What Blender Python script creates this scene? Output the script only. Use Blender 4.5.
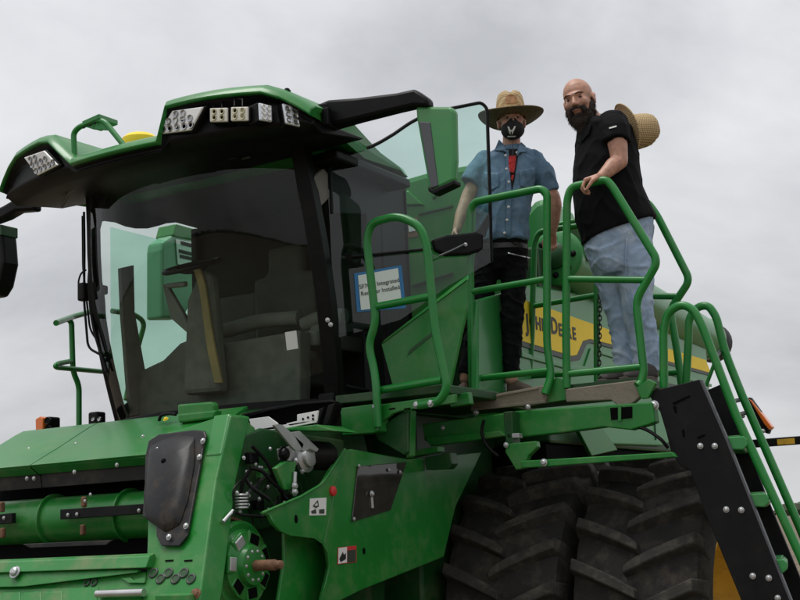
import bpy, bmesh, math, random
from mathutils import Vector, Matrix, noise
random.seed(7)
for o in list(bpy.data.objects): bpy.data.objects.remove(o)
S = bpy.context.scene
COL = S.collection
# ------------------------------------------------------------------ camera
# world axes: x = the harvester's left, y = its rear, z = up; the camera stands on the field at the front left
FPX = 1280.0; CAMH = 1.6
PITCH = math.radians(10.2); ROLL = math.radians(2.7); YAW = math.radians(30.6)
fw = Vector((-math.sin(YAW)*math.cos(PITCH), math.cos(YAW)*math.cos(PITCH), math.sin(PITCH)))
_r0 = fw.cross(Vector((0, 0, 1))).normalized(); _u0 = _r0.cross(fw)
CR = _r0*math.cos(ROLL) - _u0*math.sin(ROLL)
CU = _u0*math.cos(ROLL) + _r0*math.sin(ROLL)
CAM0 = Vector((0, 0, CAMH))
cd = bpy.data.cameras.new('camera'); cam = bpy.data.objects.new('camera', cd); COL.objects.link(cam)
cd.sensor_width = 36; cd.lens = 36*FPX/800; cd.clip_start = 0.05; cd.clip_end = 6000
cam.matrix_world = Matrix(((CR.x, CU.x, -fw.x, 0), (CR.y, CU.y, -fw.y, 0), (CR.z, CU.z, -fw.z, CAMH), (0, 0, 0, 1)))
S.camera = cam
S.render.resolution_x = 1024; S.render.resolution_y = 768
# ------------------------------------------------------------------ sky and sun
SUN_EL, SUN_AZ = math.radians(76), math.radians(-125)
w = bpy.data.worlds.new('World'); S.world = w; w.use_nodes = True
nt = w.node_tree; nt.nodes.clear(); N = nt.nodes.new; L = nt.links.new
out = N('ShaderNodeOutputWorld'); bg1 = N('ShaderNodeBackground'); bg2 = N('ShaderNodeBackground'); mx = N('ShaderNodeMixShader')
sky = N('ShaderNodeTexSky'); sky.sky_type = 'NISHITA'; sky.sun_disc = False
sky.sun_elevation = SUN_EL; sky.sun_rotation = SUN_AZ; sky.dust_density = 2.0
bg1.inputs[1].default_value = 0.1; L(sky.outputs[0], bg1.inputs[0])
tc = N('ShaderNodeTexCoord'); mp = N('ShaderNodeMapping'); mp.inputs['Scale'].default_value = (1.0, 1.0, 2.3)
mp.inputs['Rotation'].default_value = (0.06, 0.02, 0.7)
L(tc.outputs['Generated'], mp.inputs[0])
n1 = N('ShaderNodeTexNoise'); n1.inputs['Scale'].default_value = 1.7; n1.inputs['Detail'].default_value = 8; n1.inputs['Roughness'].default_value = .56
n1.inputs['Distortion'].default_value = .4
L(mp.outputs[0], n1.inputs[0])
cr = N('ShaderNodeValToRGB'); e = cr.color_ramp.elements
e[0].position = .36; e[0].color = (.350, .357, .375, 1); e[1].position = .64; e[1].color = (.605, .612, .628, 1)
L(n1.outputs[0], cr.inputs[0])
# an overcast sky is brighter overhead than at the horizon (CIE overcast, softened)
sp = N('ShaderNodeSeparateXYZ'); L(tc.outputs['Generated'], sp.inputs[0]); mr = N('ShaderNodeMapRange'); mr.inputs[1].default_value = 0; mr.inputs[2].default_value = 1; mr.inputs[3].default_value = .92; mr.inputs[4].default_value = 1.75; L(sp.outputs[2], mr.inputs[0])
vm = N('ShaderNodeVectorMath'); vm.operation = 'SCALE'; L(cr.outputs[0], vm.inputs[0]); L(mr.outputs[0], vm.inputs['Scale']); L(vm.outputs[0], bg2.inputs[0]); bg2.inputs[1].default_value = 1.0
mx.inputs[0].default_value = .96
L(bg1.outputs[0], mx.inputs[1]); L(bg2.outputs[0], mx.inputs[2]); L(mx.outputs[0], out.inputs[0])
sd = bpy.data.lights.new('sun', 'SUN'); sd.energy = 1.5; sd.angle = math.radians(25); sd.color = (1, .97, .93)
so = bpy.data.objects.new('sun', sd); COL.objects.link(so)
_sv = Vector((math.sin(SUN_AZ)*math.cos(SUN_EL), math.cos(SUN_AZ)*math.cos(SUN_EL), math.sin(SUN_EL)))
so.rotation_euler = (-_sv).to_track_quat('-Z', 'Y').to_euler(); so.location = (0, 0, 20)
S.view_settings.view_transform = 'Standard'; S.view_settings.look = 'None'; S.view_settings.exposure = 0.33; S.view_settings.gamma = 1
S.render.engine = 'CYCLES'
S.cycles.max_bounces = 10; S.cycles.transparent_max_bounces = 24
# ------------------------------------------------------------------ pixel (800 x 600) to point on a plane
def ray(u, v): return fw + CR*((u-400)/FPX) + CU*((300-v)/FPX)
def P(u, v, x=None, y=None, z=None, d=None, n=None, c=None):
    r = ray(u, v)
    if d is not None: t = d
    elif x is not None: t = x/r.x
    elif y is not None: t = y/r.y
    elif z is not None: t = (z-CAMH)/r.z
    else: t = (c-CAM0.dot(n))/r.dot(n)
    return CAM0+r*t
X = Vector((1, 0, 0)); Y = Vector((0, 1, 0)); Z = Vector((0, 0, 1))
V = Vector
# ------------------------------------------------------------------ materials
MATS = {}
def mat(name, col, rough=.5, metal=0., var=.0, vscale=6., dirt=None, dirt_amt=0., dirt_scale=5., bump=0., bscale=60., coat=0., spec=.5, rvar=.0, streak=False, sheen=0., scr=0.):
    m = bpy.data.materials.new(name); m.use_nodes = True; nt = m.node_tree; b = nt.nodes['Principled BSDF']
    N = nt.nodes.new; L = nt.links.new
    b.inputs['Base Color'].default_value = (*col, 1); b.inputs['Roughness'].default_value = rough; b.inputs['Metallic'].default_value = metal
    b.inputs['Coat Weight'].default_value = coat; b.inputs['Coat Roughness'].default_value = .12; b.inputs['Specular IOR Level'].default_value = spec
    if sheen: b.inputs['Sheen Weight'].default_value = sheen
    geo = N('ShaderNodeNewGeometry'); pos = geo.outputs['Position']
    src = None
    if var:
        n = N('ShaderNodeTexNoise'); n.inputs['Scale'].default_value = vscale; n.inputs['Detail'].default_value = 6; L(pos, n.inputs[0])
        r = N('ShaderNodeMapRange'); r.inputs[1].default_value = .3; r.inputs[2].default_value = .7; r.inputs[3].default_value = 1-var; r.inputs[4].default_value = 1+var
        L(n.outputs[0], r.inputs[0])
        mu = N('ShaderNodeVectorMath'); mu.operation = 'SCALE'; mu.inputs[0].default_value = col; L(r.outputs[0], mu.inputs['Scale'])
        src = mu.outputs[0]
    if dirt:
        n = N('ShaderNodeTexNoise'); n.inputs['Scale'].default_value = dirt_scale; n.inputs['Detail'].default_value = 9; n.inputs['Roughness'].default_value = .68
        if streak:
            mp = N('ShaderNodeMapping'); mp.inputs['Scale'].default_value = (1, 1, .22); L(pos, mp.inputs[0]); L(mp.outputs[0], n.inputs[0])
        else: L(pos, n.inputs[0])
        r = N('ShaderNodeMapRange'); r.inputs[1].default_value = .48; r.inputs[2].default_value = .74; r.inputs[3].default_value = 0; r.inputs[4].default_value = dirt_amt
        L(n.outputs[0], r.inputs[0])
        mxn = N('ShaderNodeMix'); mxn.data_type = 'RGBA'; L(r.outputs[0], mxn.inputs[0])
        if src: L(src, mxn.inputs[6])
        else: mxn.inputs[6].default_value = (*col, 1)
        mxn.inputs[7].default_value = (*dirt, 1); src = mxn.outputs[2]
        rr = N('ShaderNodeMapRange'); rr.inputs[3].default_value = rough; rr.inputs[4].default_value = min(1, rough+.55); L(r.outputs[0], rr.inputs[0]); L(rr.outputs[0], b.inputs['Roughness'])
    if scr:   # small pale chips and scratches
        n = N('ShaderNodeTexNoise'); n.inputs['Scale'].default_value = 38; n.inputs['Detail'].default_value = 4; n.inputs['Roughness'].default_value = .8; L(pos, n.inputs[0])
        r = N('ShaderNodeMapRange'); r.inputs[1].default_value = .70; r.inputs[2].default_value = .74; r.inputs[4].default_value = scr; L(n.outputs[0], r.inputs[0])
        mxn = N('ShaderNodeMix'); mxn.data_type = 'RGBA'; L(r.outputs[0], mxn.inputs[0])
        if src: L(src, mxn.inputs[6])
        else: mxn.inputs[6].default_value = (*col, 1)
        mxn.inputs[7].default_value = (.3, .29, .24, 1); src = mxn.outputs[2]
    if src: L(src, b.inputs['Base Color'])
    if bump:
        n = N('ShaderNodeTexNoise'); n.inputs['Scale'].default_value = bscale; n.inputs['Detail'].default_value = 5; L(pos, n.inputs[0])
        bp = N('ShaderNodeBump'); bp.inputs['Strength'].default_value = bump; bp.inputs['Distance'].default_value = .01; L(n.outputs[0], bp.inputs['Height']); L(bp.outputs[0], b.inputs['Normal'])
    MATS[name] = m; return m
def glass(name, tint, rough=.0, refl=1.0, haze=0.):
    m = bpy.data.materials.new(name); m.use_nodes = True; nt = m.node_tree; nt.nodes.clear(); N = nt.nodes.new; L = nt.links.new
    o = N('ShaderNodeOutputMaterial'); t = N('ShaderNodeBsdfTransparent'); t.inputs[0].default_value = (*tint, 1)
    g = N('ShaderNodeBsdfGlossy'); g.inputs['Roughness'].default_value = rough; g.inputs[0].default_value = (refl, refl, refl, 1)
    f = N('ShaderNodeFresnel'); f.inputs[0].default_value = 1.52; mxs = N('ShaderNodeMixShader')
    gb = N('ShaderNodeNewGeometry'); iv = N('ShaderNodeMath'); iv.operation = 'SUBTRACT'; iv.inputs[0].default_value = 1; L(gb.outputs['Backfacing'], iv.inputs[1]); mf = N('ShaderNodeMath'); mf.operation = 'MULTIPLY'; L(f.outputs[0], mf.inputs[0]); L(iv.outputs[0], mf.inputs[1])
    L(mf.outputs[0], mxs.inputs[0]); L(t.outputs[0], mxs.inputs[1]); L(g.outputs[0], mxs.inputs[2])
    last = mxs.outputs[0]
    if haze:   # a film of field dust
        d = N('ShaderNodeBsdfDiffuse'); d.inputs[0].default_value = (.36, .35, .29, 1); m2 = N('ShaderNodeMixShader')
        geo = N('ShaderNodeNewGeometry'); n = N('ShaderNodeTexNoise'); n.inputs['Scale'].default_value = 4; n.inputs['Detail'].default_value = 8; n.inputs['Roughness'].default_value = .65; L(geo.outputs['Position'], n.inputs[0])
        r = N('ShaderNodeMapRange'); r.inputs[1].default_value = .3; r.inputs[2].default_value = .75; r.inputs[3].default_value = haze*.45; r.inputs[4].default_value = haze*1.6; L(n.outputs[0], r.inputs[0])
        L(r.outputs[0], m2.inputs[0]); L(last, m2.inputs[1]); L(d.outputs[0], m2.inputs[2]); last = m2.outputs[0]
    L(last, o.inputs[0]); MATS[name] = m; return m
DUST = (.30, .26, .18)
mat('green', (.0125, .182, .024), .34, var=.10, vscale=3, dirt=DUST, dirt_amt=.24, dirt_scale=6, coat=.16, scr=.7, bump=.05, bscale=9, spec=.38)
mat('green_worn', (.016, .200, .030), .38, var=.10, vscale=4, dirt=(.27, .21, .13), dirt_amt=.62, dirt_scale=4.5, coat=.2, scr=.9, bump=.08, bscale=14)
mat('green_rail', (.008, .190, .026), .34, var=.06, coat=.12, spec=.4, dirt=DUST, dirt_amt=.12, dirt_scale=8)
mat('green_panel', (.030, .235, .055), .36, var=.05, vscale=2, coat=.2, dirt=DUST, dirt_amt=.14, dirt_scale=2.4)
mat('green_dark', (.005, .060, .010), .45, var=.12, dirt=DUST, dirt_amt=.2)
mat('rust_worn', (.17, .085, .045), .8, var=.35, vscale=30, bump=.4, bscale=80)
mat('black', (.0045, .0045, .005), .45, var=.15, dirt=DUST, dirt_amt=.025, spec=.16)
mat('black_plate', (.006, .006, .007), .5, var=.15, dirt=DUST, dirt_amt=.03, scr=.3, spec=.18)
mat('guard_plastic', (.007, .0072, .0085), .42, var=.12, dirt=(.20, .14, .07), dirt_amt=.25, dirt_scale=7, bump=.06, bscale=120, spec=.3)
mat('grey_plastic', (.075, .08, .09), .45, var=.05)
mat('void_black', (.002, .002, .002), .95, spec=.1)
mat('interior', (.024, .024, .020), .85, var=.2, spec=.2)
mat('interior_grey', (.16, .155, .135), .75, var=.15, bump=.1)
mat('trim', (.115, .108, .090), .7, var=.2, vscale=12, bump=.1)
mat('seat_fabric', (.085, .082, .072), .9, var=.2, bump=.3, bscale=200)
mat('strap_yellow', (.26, .18, .07), .7, var=.2)
mat('rubber', (.022, .0205, .019), .82, var=.22, vscale=5, dirt=(.14, .115, .085), dirt_amt=.55, dirt_scale=6, bump=.35, bscale=90, spec=.3)
mat('rubber_lug', (.040, .037, .033), .82, var=.3, vscale=9, dirt=(.17, .15, .115), dirt_amt=.55, dirt_scale=11, bump=.4, bscale=110, spec=.25)
mat('rubber_flap', (.016, .016, .017), .75, dirt=DUST, dirt_amt=.2)
mat('yellow', (.62, .36, .03), .42, var=.12, dirt=(.16, .09, .03), dirt_amt=.6, dirt_scale=7, coat=.2)
mat('yellow_decal', (.93, .67, .045), .55, var=.03, spec=.25)
mat('decal_grey', (.035, .05, .035), .45)
mat('decal_black', (.012, .012, .012), .5)
mat('decal_white', (.74, .74, .71), .5, var=.04)
mat('decal_red', (.55, .03, .03), .5)
mat('steel', (.58, .58, .58), .32, metal=.9, var=.1, vscale=20)
mat('zinc', (.50, .51, .51), .36, metal=.75, var=.12, vscale=15, dirt=DUST, dirt_amt=.2)
mat('toe_board', (.22, .19, .145), .62, metal=.25, var=.18, vscale=9, dirt=(.10, .085, .06), dirt_amt=.6, dirt_scale=9, scr=.6, bump=.2)
mat('amber', (.75, .17, .02), .25, coat=.6)
mat('led_reflector', (.82, .82, .80), .3, metal=.1)
mat('led_body', (.70, .68, .60), .4)
mat('led_eye', (.40, .40, .40), .15, metal=.8)
mat('led_amber', (.50, .47, .30), .2, metal=.3)
mat('lens_clear', (.75, .78, .82), .12, metal=.3)
mat('chain', (.035, .035, .033), .45, metal=.7)
mat('paper', (.74, .82, .76), .8)
mat('tape_blue', (.03, .19, .42), .6)
mat('ink', (.03, .035, .04), .8)
mat('skin', (.50, .265, .185), .5, var=.2, vscale=30, bump=.08, bscale=150)
mat('skin_face', (.46, .235, .16), .48, var=.22, vscale=34, bump=.1, bscale=150)
mat('eye_white', (.20, .165, .15), .4)
mat('locker_paint', (.15, .36, .21), .4, var=.05)
mat('eye_dark', (.012, .009, .007), .3)
mat('lip', (.36, .13, .11), .5)
mat('hair_dark', (.024, .014, .009), .8, var=.4, vscale=70, bump=.8, bscale=110)
mat('stubble', (.16, .10, .075), .7)
mat('shirt_black', (.0045, .0045, .0055), .85, var=.2, bump=.15, bscale=220, spec=.15)
mat('denim_shirt', (.115, .205, .300), .9, var=.22, vscale=14, dirt=(.25, .33, .41), dirt_amt=.6, dirt_scale=26, bump=.25, bscale=260)
mat('jeans', (.30, .395, .53), .92, var=.2, vscale=10, dirt=(.55, .61, .69), dirt_amt=.9, dirt_scale=9, bump=.25, bscale=230)
mat('trousers_black', (.005, .005, .006), .85, spec=.15, var=.25, bump=.15, bscale=200)
mat('tee_black', (.012, .010, .011), .9)
mat('tee_red', (.55, .035, .035), .85, var=.3, vscale=60, dirt=(.012, .01, .01), dirt_amt=1., dirt_scale=55)
mat('mask_black', (.012, .012, .013), .8)
mat('shoe_brown', (.085, .052, .036), .65, var=.2)
mat('shoe_dark', (.028, .022, .019), .6, var=.2)
mat('sole', (.12, .10, .085), .8)
mat('belt_black', (.02, .019, .018), .4)
mat('cap_dark', (.02, .02, .02), .6)
def straw():
    m = mat('straw', (.44, .31, .155), .75, var=.1)
    nt = m.node_tree; b = nt.nodes['Principled BSDF']; N = nt.nodes.new; L = nt.links.new
    tc = N('ShaderNodeTexCoord'); wv = N('ShaderNodeTexWave'); wv.wave_type = 'RINGS'; wv.rings_direction = 'Z'; wv.inputs['Scale'].default_value = 34; wv.inputs['Distortion'].default_value = 1.2; wv.inputs['Detail'].default_value = 3
    w2 = N('ShaderNodeTexWave'); w2.bands_direction = 'Z'; w2.inputs['Scale'].default_value = 26; w2.inputs['Distortion'].default_value = .8
    L(tc.outputs['Object'], wv.inputs[0]); L(tc.outputs['Object'], w2.inputs[0])
    ad = N('ShaderNodeMath'); L(wv.outputs[1], ad.inputs[0]); L(w2.outputs[1], ad.inputs[1])
    r = N('ShaderNodeMapRange'); r.inputs[2].default_value = 2; L(ad.outputs[0], r.inputs[0])
    c = N('ShaderNodeValToRGB'); c.color_ramp.elements[0].color = (.25, .155, .065, 1); c.color_ramp.elements[1].color = (.60, .45, .24, 1); L(r.outputs[0], c.inputs[0]); L(c.outputs[0], b.inputs['Base Color'])
    bp = N('ShaderNodeBump'); bp.inputs['Strength'].default_value = .6; bp.inputs['Distance'].default_value = .004; L(r.outputs[0], bp.inputs['Height']); L(bp.outputs[0], b.inputs['Normal'])
straw()
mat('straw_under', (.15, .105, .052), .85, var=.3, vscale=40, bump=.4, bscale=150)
mat('straw_band', (.36, .19, .09), .8, var=.25, vscale=40)
glass('windshield_glass', (.83, .93, .87), 0., .50, .007)
glass('side_glass', (.80, .95, .88), 0., .9, .015)
glass('door_glass', (.82, .94, .90), 0., .85, .002)
glass('poly_window', (.20, .22, .20), .05, 1.2, .10)
# ------------------------------------------------------------------ mesh helpers (all take world coordinates)
WL = {}
def mk(name, verts, faces, m, parent=None, bevel=0., smooth=False, seg=2, origin=None):
    vs = [Vector(v) for v in verts]
    if origin is None:
        lo = Vector((min(v.x for v in vs), min(v.y for v in vs), min(v.z for v in vs))); hi = Vector((max(v.x for v in vs), max(v.y for v in vs), max(v.z for v in vs)))
        origin = (lo+hi)/2
    me = bpy.data.meshes.new(name); me.from_pydata([v-origin for v in vs], [], faces); me.update()
    bm = bmesh.new(); bm.from_mesh(me); bmesh.ops.recalc_face_normals(bm, faces=bm.faces); bm.to_mesh(me); bm.free()
    return link(name, me, m, parent, origin, bevel, smooth, seg)
def link(name, me, m, parent, origin, bevel=0., smooth=False, seg=2):
    o = bpy.data.objects.new(name, me); COL.objects.link(o)
    if m: me.materials.clear(); me.materials.append(MATS[m])
    if parent is not None: o.parent = parent; o.location = origin-WL[parent.name]
    else: o.location = origin
    WL[o.name] = Vector(origin)
    if smooth:
        me.shade_smooth()
        if smooth != 'full': me.set_sharp_from_angle(angle=math.radians(38))
    if bevel:
        b = o.modifiers.new('bevel', 'BEVEL'); b.width = bevel; b.segments = seg; b.limit_method = 'ANGLE'; b.angle_limit = math.radians(35); b.harden_normals = False
    return o
def empty(name, loc, label, cat, group=None):
    o = bpy.data.objects.new(name, None); COL.objects.link(o); o.location = loc; o.empty_display_size = .2; WL[o.name] = Vector(loc)
    o['label'] = label; o['category'] = cat
    if group: o['group'] = group
    return o
def tag(o, label, cat=None, group=None, kind=None):
    o['label'] = label
    if cat: o['category'] = cat
    if group: o['group'] = group
    if kind: o['kind'] = kind
    return o
class G:
    """collects shapes into one mesh"""
    def __init__(s): s.v = []; s.f = []
    def add(s, v, f):
        k = len(s.v); s.v += [Vector(p) for p in v]; s.f += [[i+k for i in q] for q in f]; return s
    def prism(s, pts, ext):
        n = len(pts); ext = Vector(ext)
        return s.add(list(pts)+[Vector(p)+ext for p in pts], [list(range(n))[::-1], list(range(n, 2*n))]+[[i, (i+1) % n, n+(i+1) % n, n+i] for i in range(n)])
    def box(s, c, h, ax=(X, Y, Z)):
        c = Vector(c); v = [c+ax[0]*h[0]*i+ax[1]*h[1]*j+ax[2]*h[2]*k for i in (-1, 1) for j in (-1, 1) for k in (-1, 1)]
        return s.add(v, [[0, 1, 3, 2], [4, 6, 7, 5], [0, 4, 5, 1], [2, 3, 7, 6], [0, 2, 6, 4], [1, 5, 7, 3]])
    def bb(s, a, b):
        a = Vector(a); b = Vector(b); return s.box((a+b)/2, [abs(q) for q in (b-a)/2])
    def loft(s, rings, cap=True):
        n = len(rings[0]); v = [p for r in rings for p in r]; f = []
        for k in range(len(rings)-1):
            for i in range(n): f.append([k*n+i, k*n+(i+1) % n, (k+1)*n+(i+1) % n, (k+1)*n+i])
        if cap: f += [list(range(n))[::-1], [(len(rings)-1)*n+i for i in range(n)]]
        return s.add(v, f)
    def grid(s, rows):
        n = len(rows[0]); f = [[k*n+i, k*n+i+1, (k+1)*n+i+1, (k+1)*n+i] for k in range(len(rows)-1) for i in range(n-1)]
        return s.add([p for r in rows for p in r], f)
    def cyl(s, a, b, r, r2=None, seg=16):
        a = Vector(a); b = Vector(b); r2 = r if r2 is None else r2; d = (b-a).normalized(); p = d.orthogonal().normalized(); q = d.cross(p)
        c = [(math.cos(2*math.pi*i/seg), math.sin(2*math.pi*i/seg)) for i in range(seg)]
        return s.loft([[a+(p*x+q*y)*r for x, y in c], [b+(p*x+q*y)*r2 for x, y in c]])
    def lathe(s, prof, o, ax, seg=32, cap=True):
        o = Vector(o); d = Vector(ax).normalized(); p = d.orthogonal().normalized(); q = d.cross(p)
        return s.loft([[o+d*h+(p*math.cos(2*math.pi*i/seg)+q*math.sin(2*math.pi*i/seg))*r for i in range(seg)] for r, h in prof], cap)
    def sph(s, c, r, seg=16, ax=(X, Y, Z)):
        if not hasattr(r, '__len__'): r = (r, r, r)
        c = Vector(c); rings = []
        for k in range(1, seg//2):
            th = math.pi*k/(seg//2)
            rings.append([c+ax[0]*r[0]*math.sin(th)*math.cos(2*math.pi*i/seg)+ax[1]*r[1]*math.sin(th)*math.sin(2*math.pi*i/seg)+ax[2]*r[2]*math.cos(th) for i in range(seg)])
        k0 = len(s.v); s.loft(rings, False); n = seg; m = len(rings)
        s.v += [c+ax[2]*r[2], c-ax[2]*r[2]]; t = len(s.v)-2
        for i in range(n):
            s.f.append([k0+(i+1) % n, k0+i, t]); s.f.append([k0+(m-1)*n+i, k0+(m-1)*n+(i+1) % n, t+1])
        return s
    def tube(s, pts, r, fil=.06, seg=10, closed=False):
        pts = [Vector(p) for p in pts]; path = [pts[0]]
        for i in range(1, len(pts)-1):
            a, b, c = pts[i-1], pts[i], pts[i+1]; d1 = (a-b); d2 = (c-b); f = min(fil, d1.length*.48, d2.length*.48)
            if d1.normalized().dot(d2.normalized()) < -.995 or fil == 0: path.append(b); continue
            p0 = b+d1.normalized()*f; p2 = b+d2.normalized()*f
            for k in range(7):
                t = k/6; path.append(p0*(1-t)**2+b*2*t*(1-t)+p2*t*t)
        path.append(pts[-1]); return s.sweep(path, r, seg)
    def sweep(s, path, r, seg=10):
        rs = r if hasattr(r, '__len__') else [r]*len(path)
        t0 = (path[1]-path[0]).normalized(); nn = t0.orthogonal().normalized(); rings = []
        for i, p in enumerate(path):
            t = (path[min(i+1, len(path)-1)]-path[max(i-1, 0)]).normalized()
            nn = (nn-t*nn.dot(t)).normalized(); b = t.cross(nn)
            rings.append([p+(nn*math.cos(2*math.pi*k/seg)+b*math.sin(2*math.pi*k/seg))*rs[i] for k in range(seg)])
        return s.loft(rings)
    def torus(s, c, ax, R_, r_, n=24, m=8):
        c = Vector(c); d = Vector(ax).normalized(); p = d.orthogonal().normalized(); q = d.cross(p); k0 = len(s.v)
        for i in range(n):
            a = 2*math.pi*i/n; e_ = p*math.cos(a)+q*math.sin(a)
            for j in range(m):
                bb = 2*math.pi*j/m; s.v.append(c+e_*(R_+r_*math.cos(bb))+d*r_*math.sin(bb))
        for i in range(n):
            for j in range(m):
                s.f.append([k0+i*m+j, k0+((i+1) % n)*m+j, k0+((i+1) % n)*m+(j+1) % m, k0+i*m+(j+1) % m])
        return s
    def out(s, name, m, parent=None, bevel=0., smooth=False, seg=2, origin=None): return mk(name, s.v, s.f, m, parent, bevel, smooth, seg, origin)
def tube(name, pts, r, m, parent, fil=.06, seg=12): return G().tube(pts, r, fil, seg).out(name, m, parent, smooth=True)
def plate(name, pts, ext, m, parent, bevel=.004, smooth=False): return G().prism(pts, ext).out(name, m, parent, bevel, smooth)
def box(name, c, h, m, parent, bevel=.005, ax=(X, Y, Z)): return G().box(c, h, ax).out(name, m, parent, bevel)
_bolt = {}
def bolt(p, n, parent, r=.013, m='zinc', name='bolt'):
    key = (round(r, 4), m)
    if key not in _bolt:
        g = G().lathe([(r*1.35, 0), (r*1.35, r*.25), (r, r*.3), (r*.92, r*.8), (r*.55, r*1.05)], (0, 0, 0), Z, 10)
        me = bpy.data.meshes.new('bolt'); me.from_pydata(g.v, [], g.f); me.update()
        bm = bmesh.new(); bm.from_mesh(me); bmesh.ops.recalc_face_normals(bm, faces=bm.faces); bm.to_mesh(me); bm.free()
        me.shade_smooth(); me.set_sharp_from_angle(angle=.6); me.materials.append(MATS[m]); _bolt[key] = me
    o = bpy.data.objects.new(name, _bolt[key]); COL.objects.link(o); o.parent = parent; o.location = Vector(p)-WL[parent.name]
    o.rotation_euler = Vector(n).to_track_quat('Z', 'Y').to_euler(); return o
def text(s, p, right, up, size, m, parent, name='lettering', ext=.001, align='CENTER', bold=0., sx=1., width=None):
    c = bpy.data.curves.new(name, 'FONT'); c.body = s; c.size = size; c.extrude = ext; c.align_x = align; c.align_y = 'CENTER'; c.offset = bold; c.resolution_u = 3
    o = bpy.data.objects.new('t', c); COL.objects.link(o); dg = bpy.context.evaluated_depsgraph_get(); me = bpy.data.meshes.new_from_object(o.evaluated_get(dg))
    bpy.data.objects.remove(o); right = Vector(right).normalized(); up = Vector(up); up = (up-right*up.dot(right)).normalized(); n = right.cross(up)
    if width:
        xs = [v.co.x for v in me.vertices]; x0 = min(xs); sx = width/(max(xs)-x0)
        for v in me.vertices: v.co.x -= x0
    for v in me.vertices: v.co = right*v.co.x*sx+up*v.co.y+n*v.co.z
    return link(name, me, m, parent, Vector(p))
def solid(name, g, voxel, m, parent, it=4, origin=None, disp=None, sfac=.5, shrink=0):
    """melt the collected shapes into one continuous surface"""
    me = bpy.data.meshes.new('tmp'); me.from_pydata(g.v, [], g.f); me.update()
    bm = bmesh.new(); bm.from_mesh(me); bmesh.ops.recalc_face_normals(bm, faces=bm.faces); bm.to_mesh(me); bm.free()
    o = bpy.data.objects.new('tmp', me); COL.objects.link(o)
    r = o.modifiers.new('r', 'REMESH'); r.mode = 'VOXEL'; r.voxel_size = voxel
    if it: s = o.modifiers.new('s', 'SMOOTH'); s.factor = sfac; s.iterations = it
    dg = bpy.context.evaluated_depsgraph_get(); me2 = bpy.data.meshes.new_from_object(o.evaluated_get(dg)); bpy.data.objects.remove(o)
    if disp:
        ns = [v.normal.copy() for v in me2.vertices]
        for v, n in zip(me2.vertices, ns): v.co += n*disp(v.co, n)
    vs = [v.co for v in me2.vertices]
    if origin is None: origin = sum(vs, Vector())/len(vs)
    origin = Vector(origin)
    for v in me2.vertices: v.co -= origin
    me2.name = name; me2.update(); o = link(name, me2, m, parent, origin, 0, 'full'); return o
# ================================================================== SETTING
def ground_mat():
    m = bpy.data.materials.new('field_soil'); m.use_nodes = True; nt = m.node_tree; b = nt.nodes['Principled BSDF']; N = nt.nodes.new; L = nt.links.new
    geo = N('ShaderNodeNewGeometry')
    n = N('ShaderNodeTexNoise'); n.inputs['Scale'].default_value = .35; n.inputs['Detail'].default_value = 10; n.inputs['Roughness'].default_value = .7; L(geo.outputs['Position'], n.inputs[0])
    mp = N('ShaderNodeMapping'); mp.inputs['Scale'].default_value = (3.0, .15, 1); mp.inputs['Rotation'].default_value = (0, 0, .25); L(geo.outputs['Position'], mp.inputs[0])
    n2 = N('ShaderNodeTexNoise'); n2.inputs['Scale'].default_value = 2.2; n2.inputs['Detail'].default_value = 6; L(mp.outputs[0], n2.inputs[0])
    ad = N('ShaderNodeMath'); L(n.outputs[0], ad.inputs[0]); L(n2.outputs[0], ad.inputs[1])
    c = N('ShaderNodeValToRGB'); e = c.color_ramp.elements; e[0].position = .75/2; e[0].color = (.060, .045, .028, 1); e[1].position = 1.25/2; e[1].color = (.19, .145, .09, 1)
    hf = N('ShaderNodeMath'); hf.operation = 'MULTIPLY'; hf.inputs[1].default_value = .5; L(ad.outputs[0], hf.inputs[0]); L(hf.outputs[0], c.inputs[0]); L(c.outputs[0], b.inputs['Base Color'])
    b.inputs['Roughness'].default_value = .95
    bp = N('ShaderNodeBump'); bp.inputs['Strength'].default_value = .6; bp.inputs['Distance'].default_value = .05; L(n.outputs[0], bp.inputs['Height']); L(bp.outputs[0], b.inputs['Normal'])
    MATS['field_soil'] = m
ground_mat()
_rows = []
for j in range(41):
    q = (j/20-1); yy = math.copysign(abs(q)**3*3000, q)
    r = []
    for i in range(41):
        p = (i/20-1); xx = math.copysign(abs(p)**3*3000, p); dd = math.hypot(xx+3, yy-8)
        r.append(V((xx, yy, 0 if dd < 14 else .10*noise.noise(V((xx*.05, yy*.05, 1))))))
    _rows.append(r)
field = G().grid(_rows).out('field', 'field_soil', smooth='full'); tag(field, 'bare brown harvested field reaching to the far tree line', kind='structure')
mat('far_leaves', (.055, .070, .040), .95, var=.4, vscale=.2)
g = G()
for k in range(1500):   # the far wood all round the field: one mass
    a = random.uniform(0, 2*math.pi); R_ = random.uniform(620, 800)
    h = random.uniform(2.5, 6.5); c = V((R_*math.sin(a), R_*math.cos(a), h*.42))
    g.sph(c, (random.uniform(3, 7), random.uniform(3, 7), h*.6), 8)
o = g.out('treeline', 'far_leaves'); tag(o, 'low dark line of trees on the far horizon', kind='stuff')
# ================================================================== COMBINE HARVESTER
XC = -4.95
CH = empty('combine_harvester', (XC, 7.7, 0), 'large green combine harvester with glass cab, access platform and dual front tyres', 'combine harvester')
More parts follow.
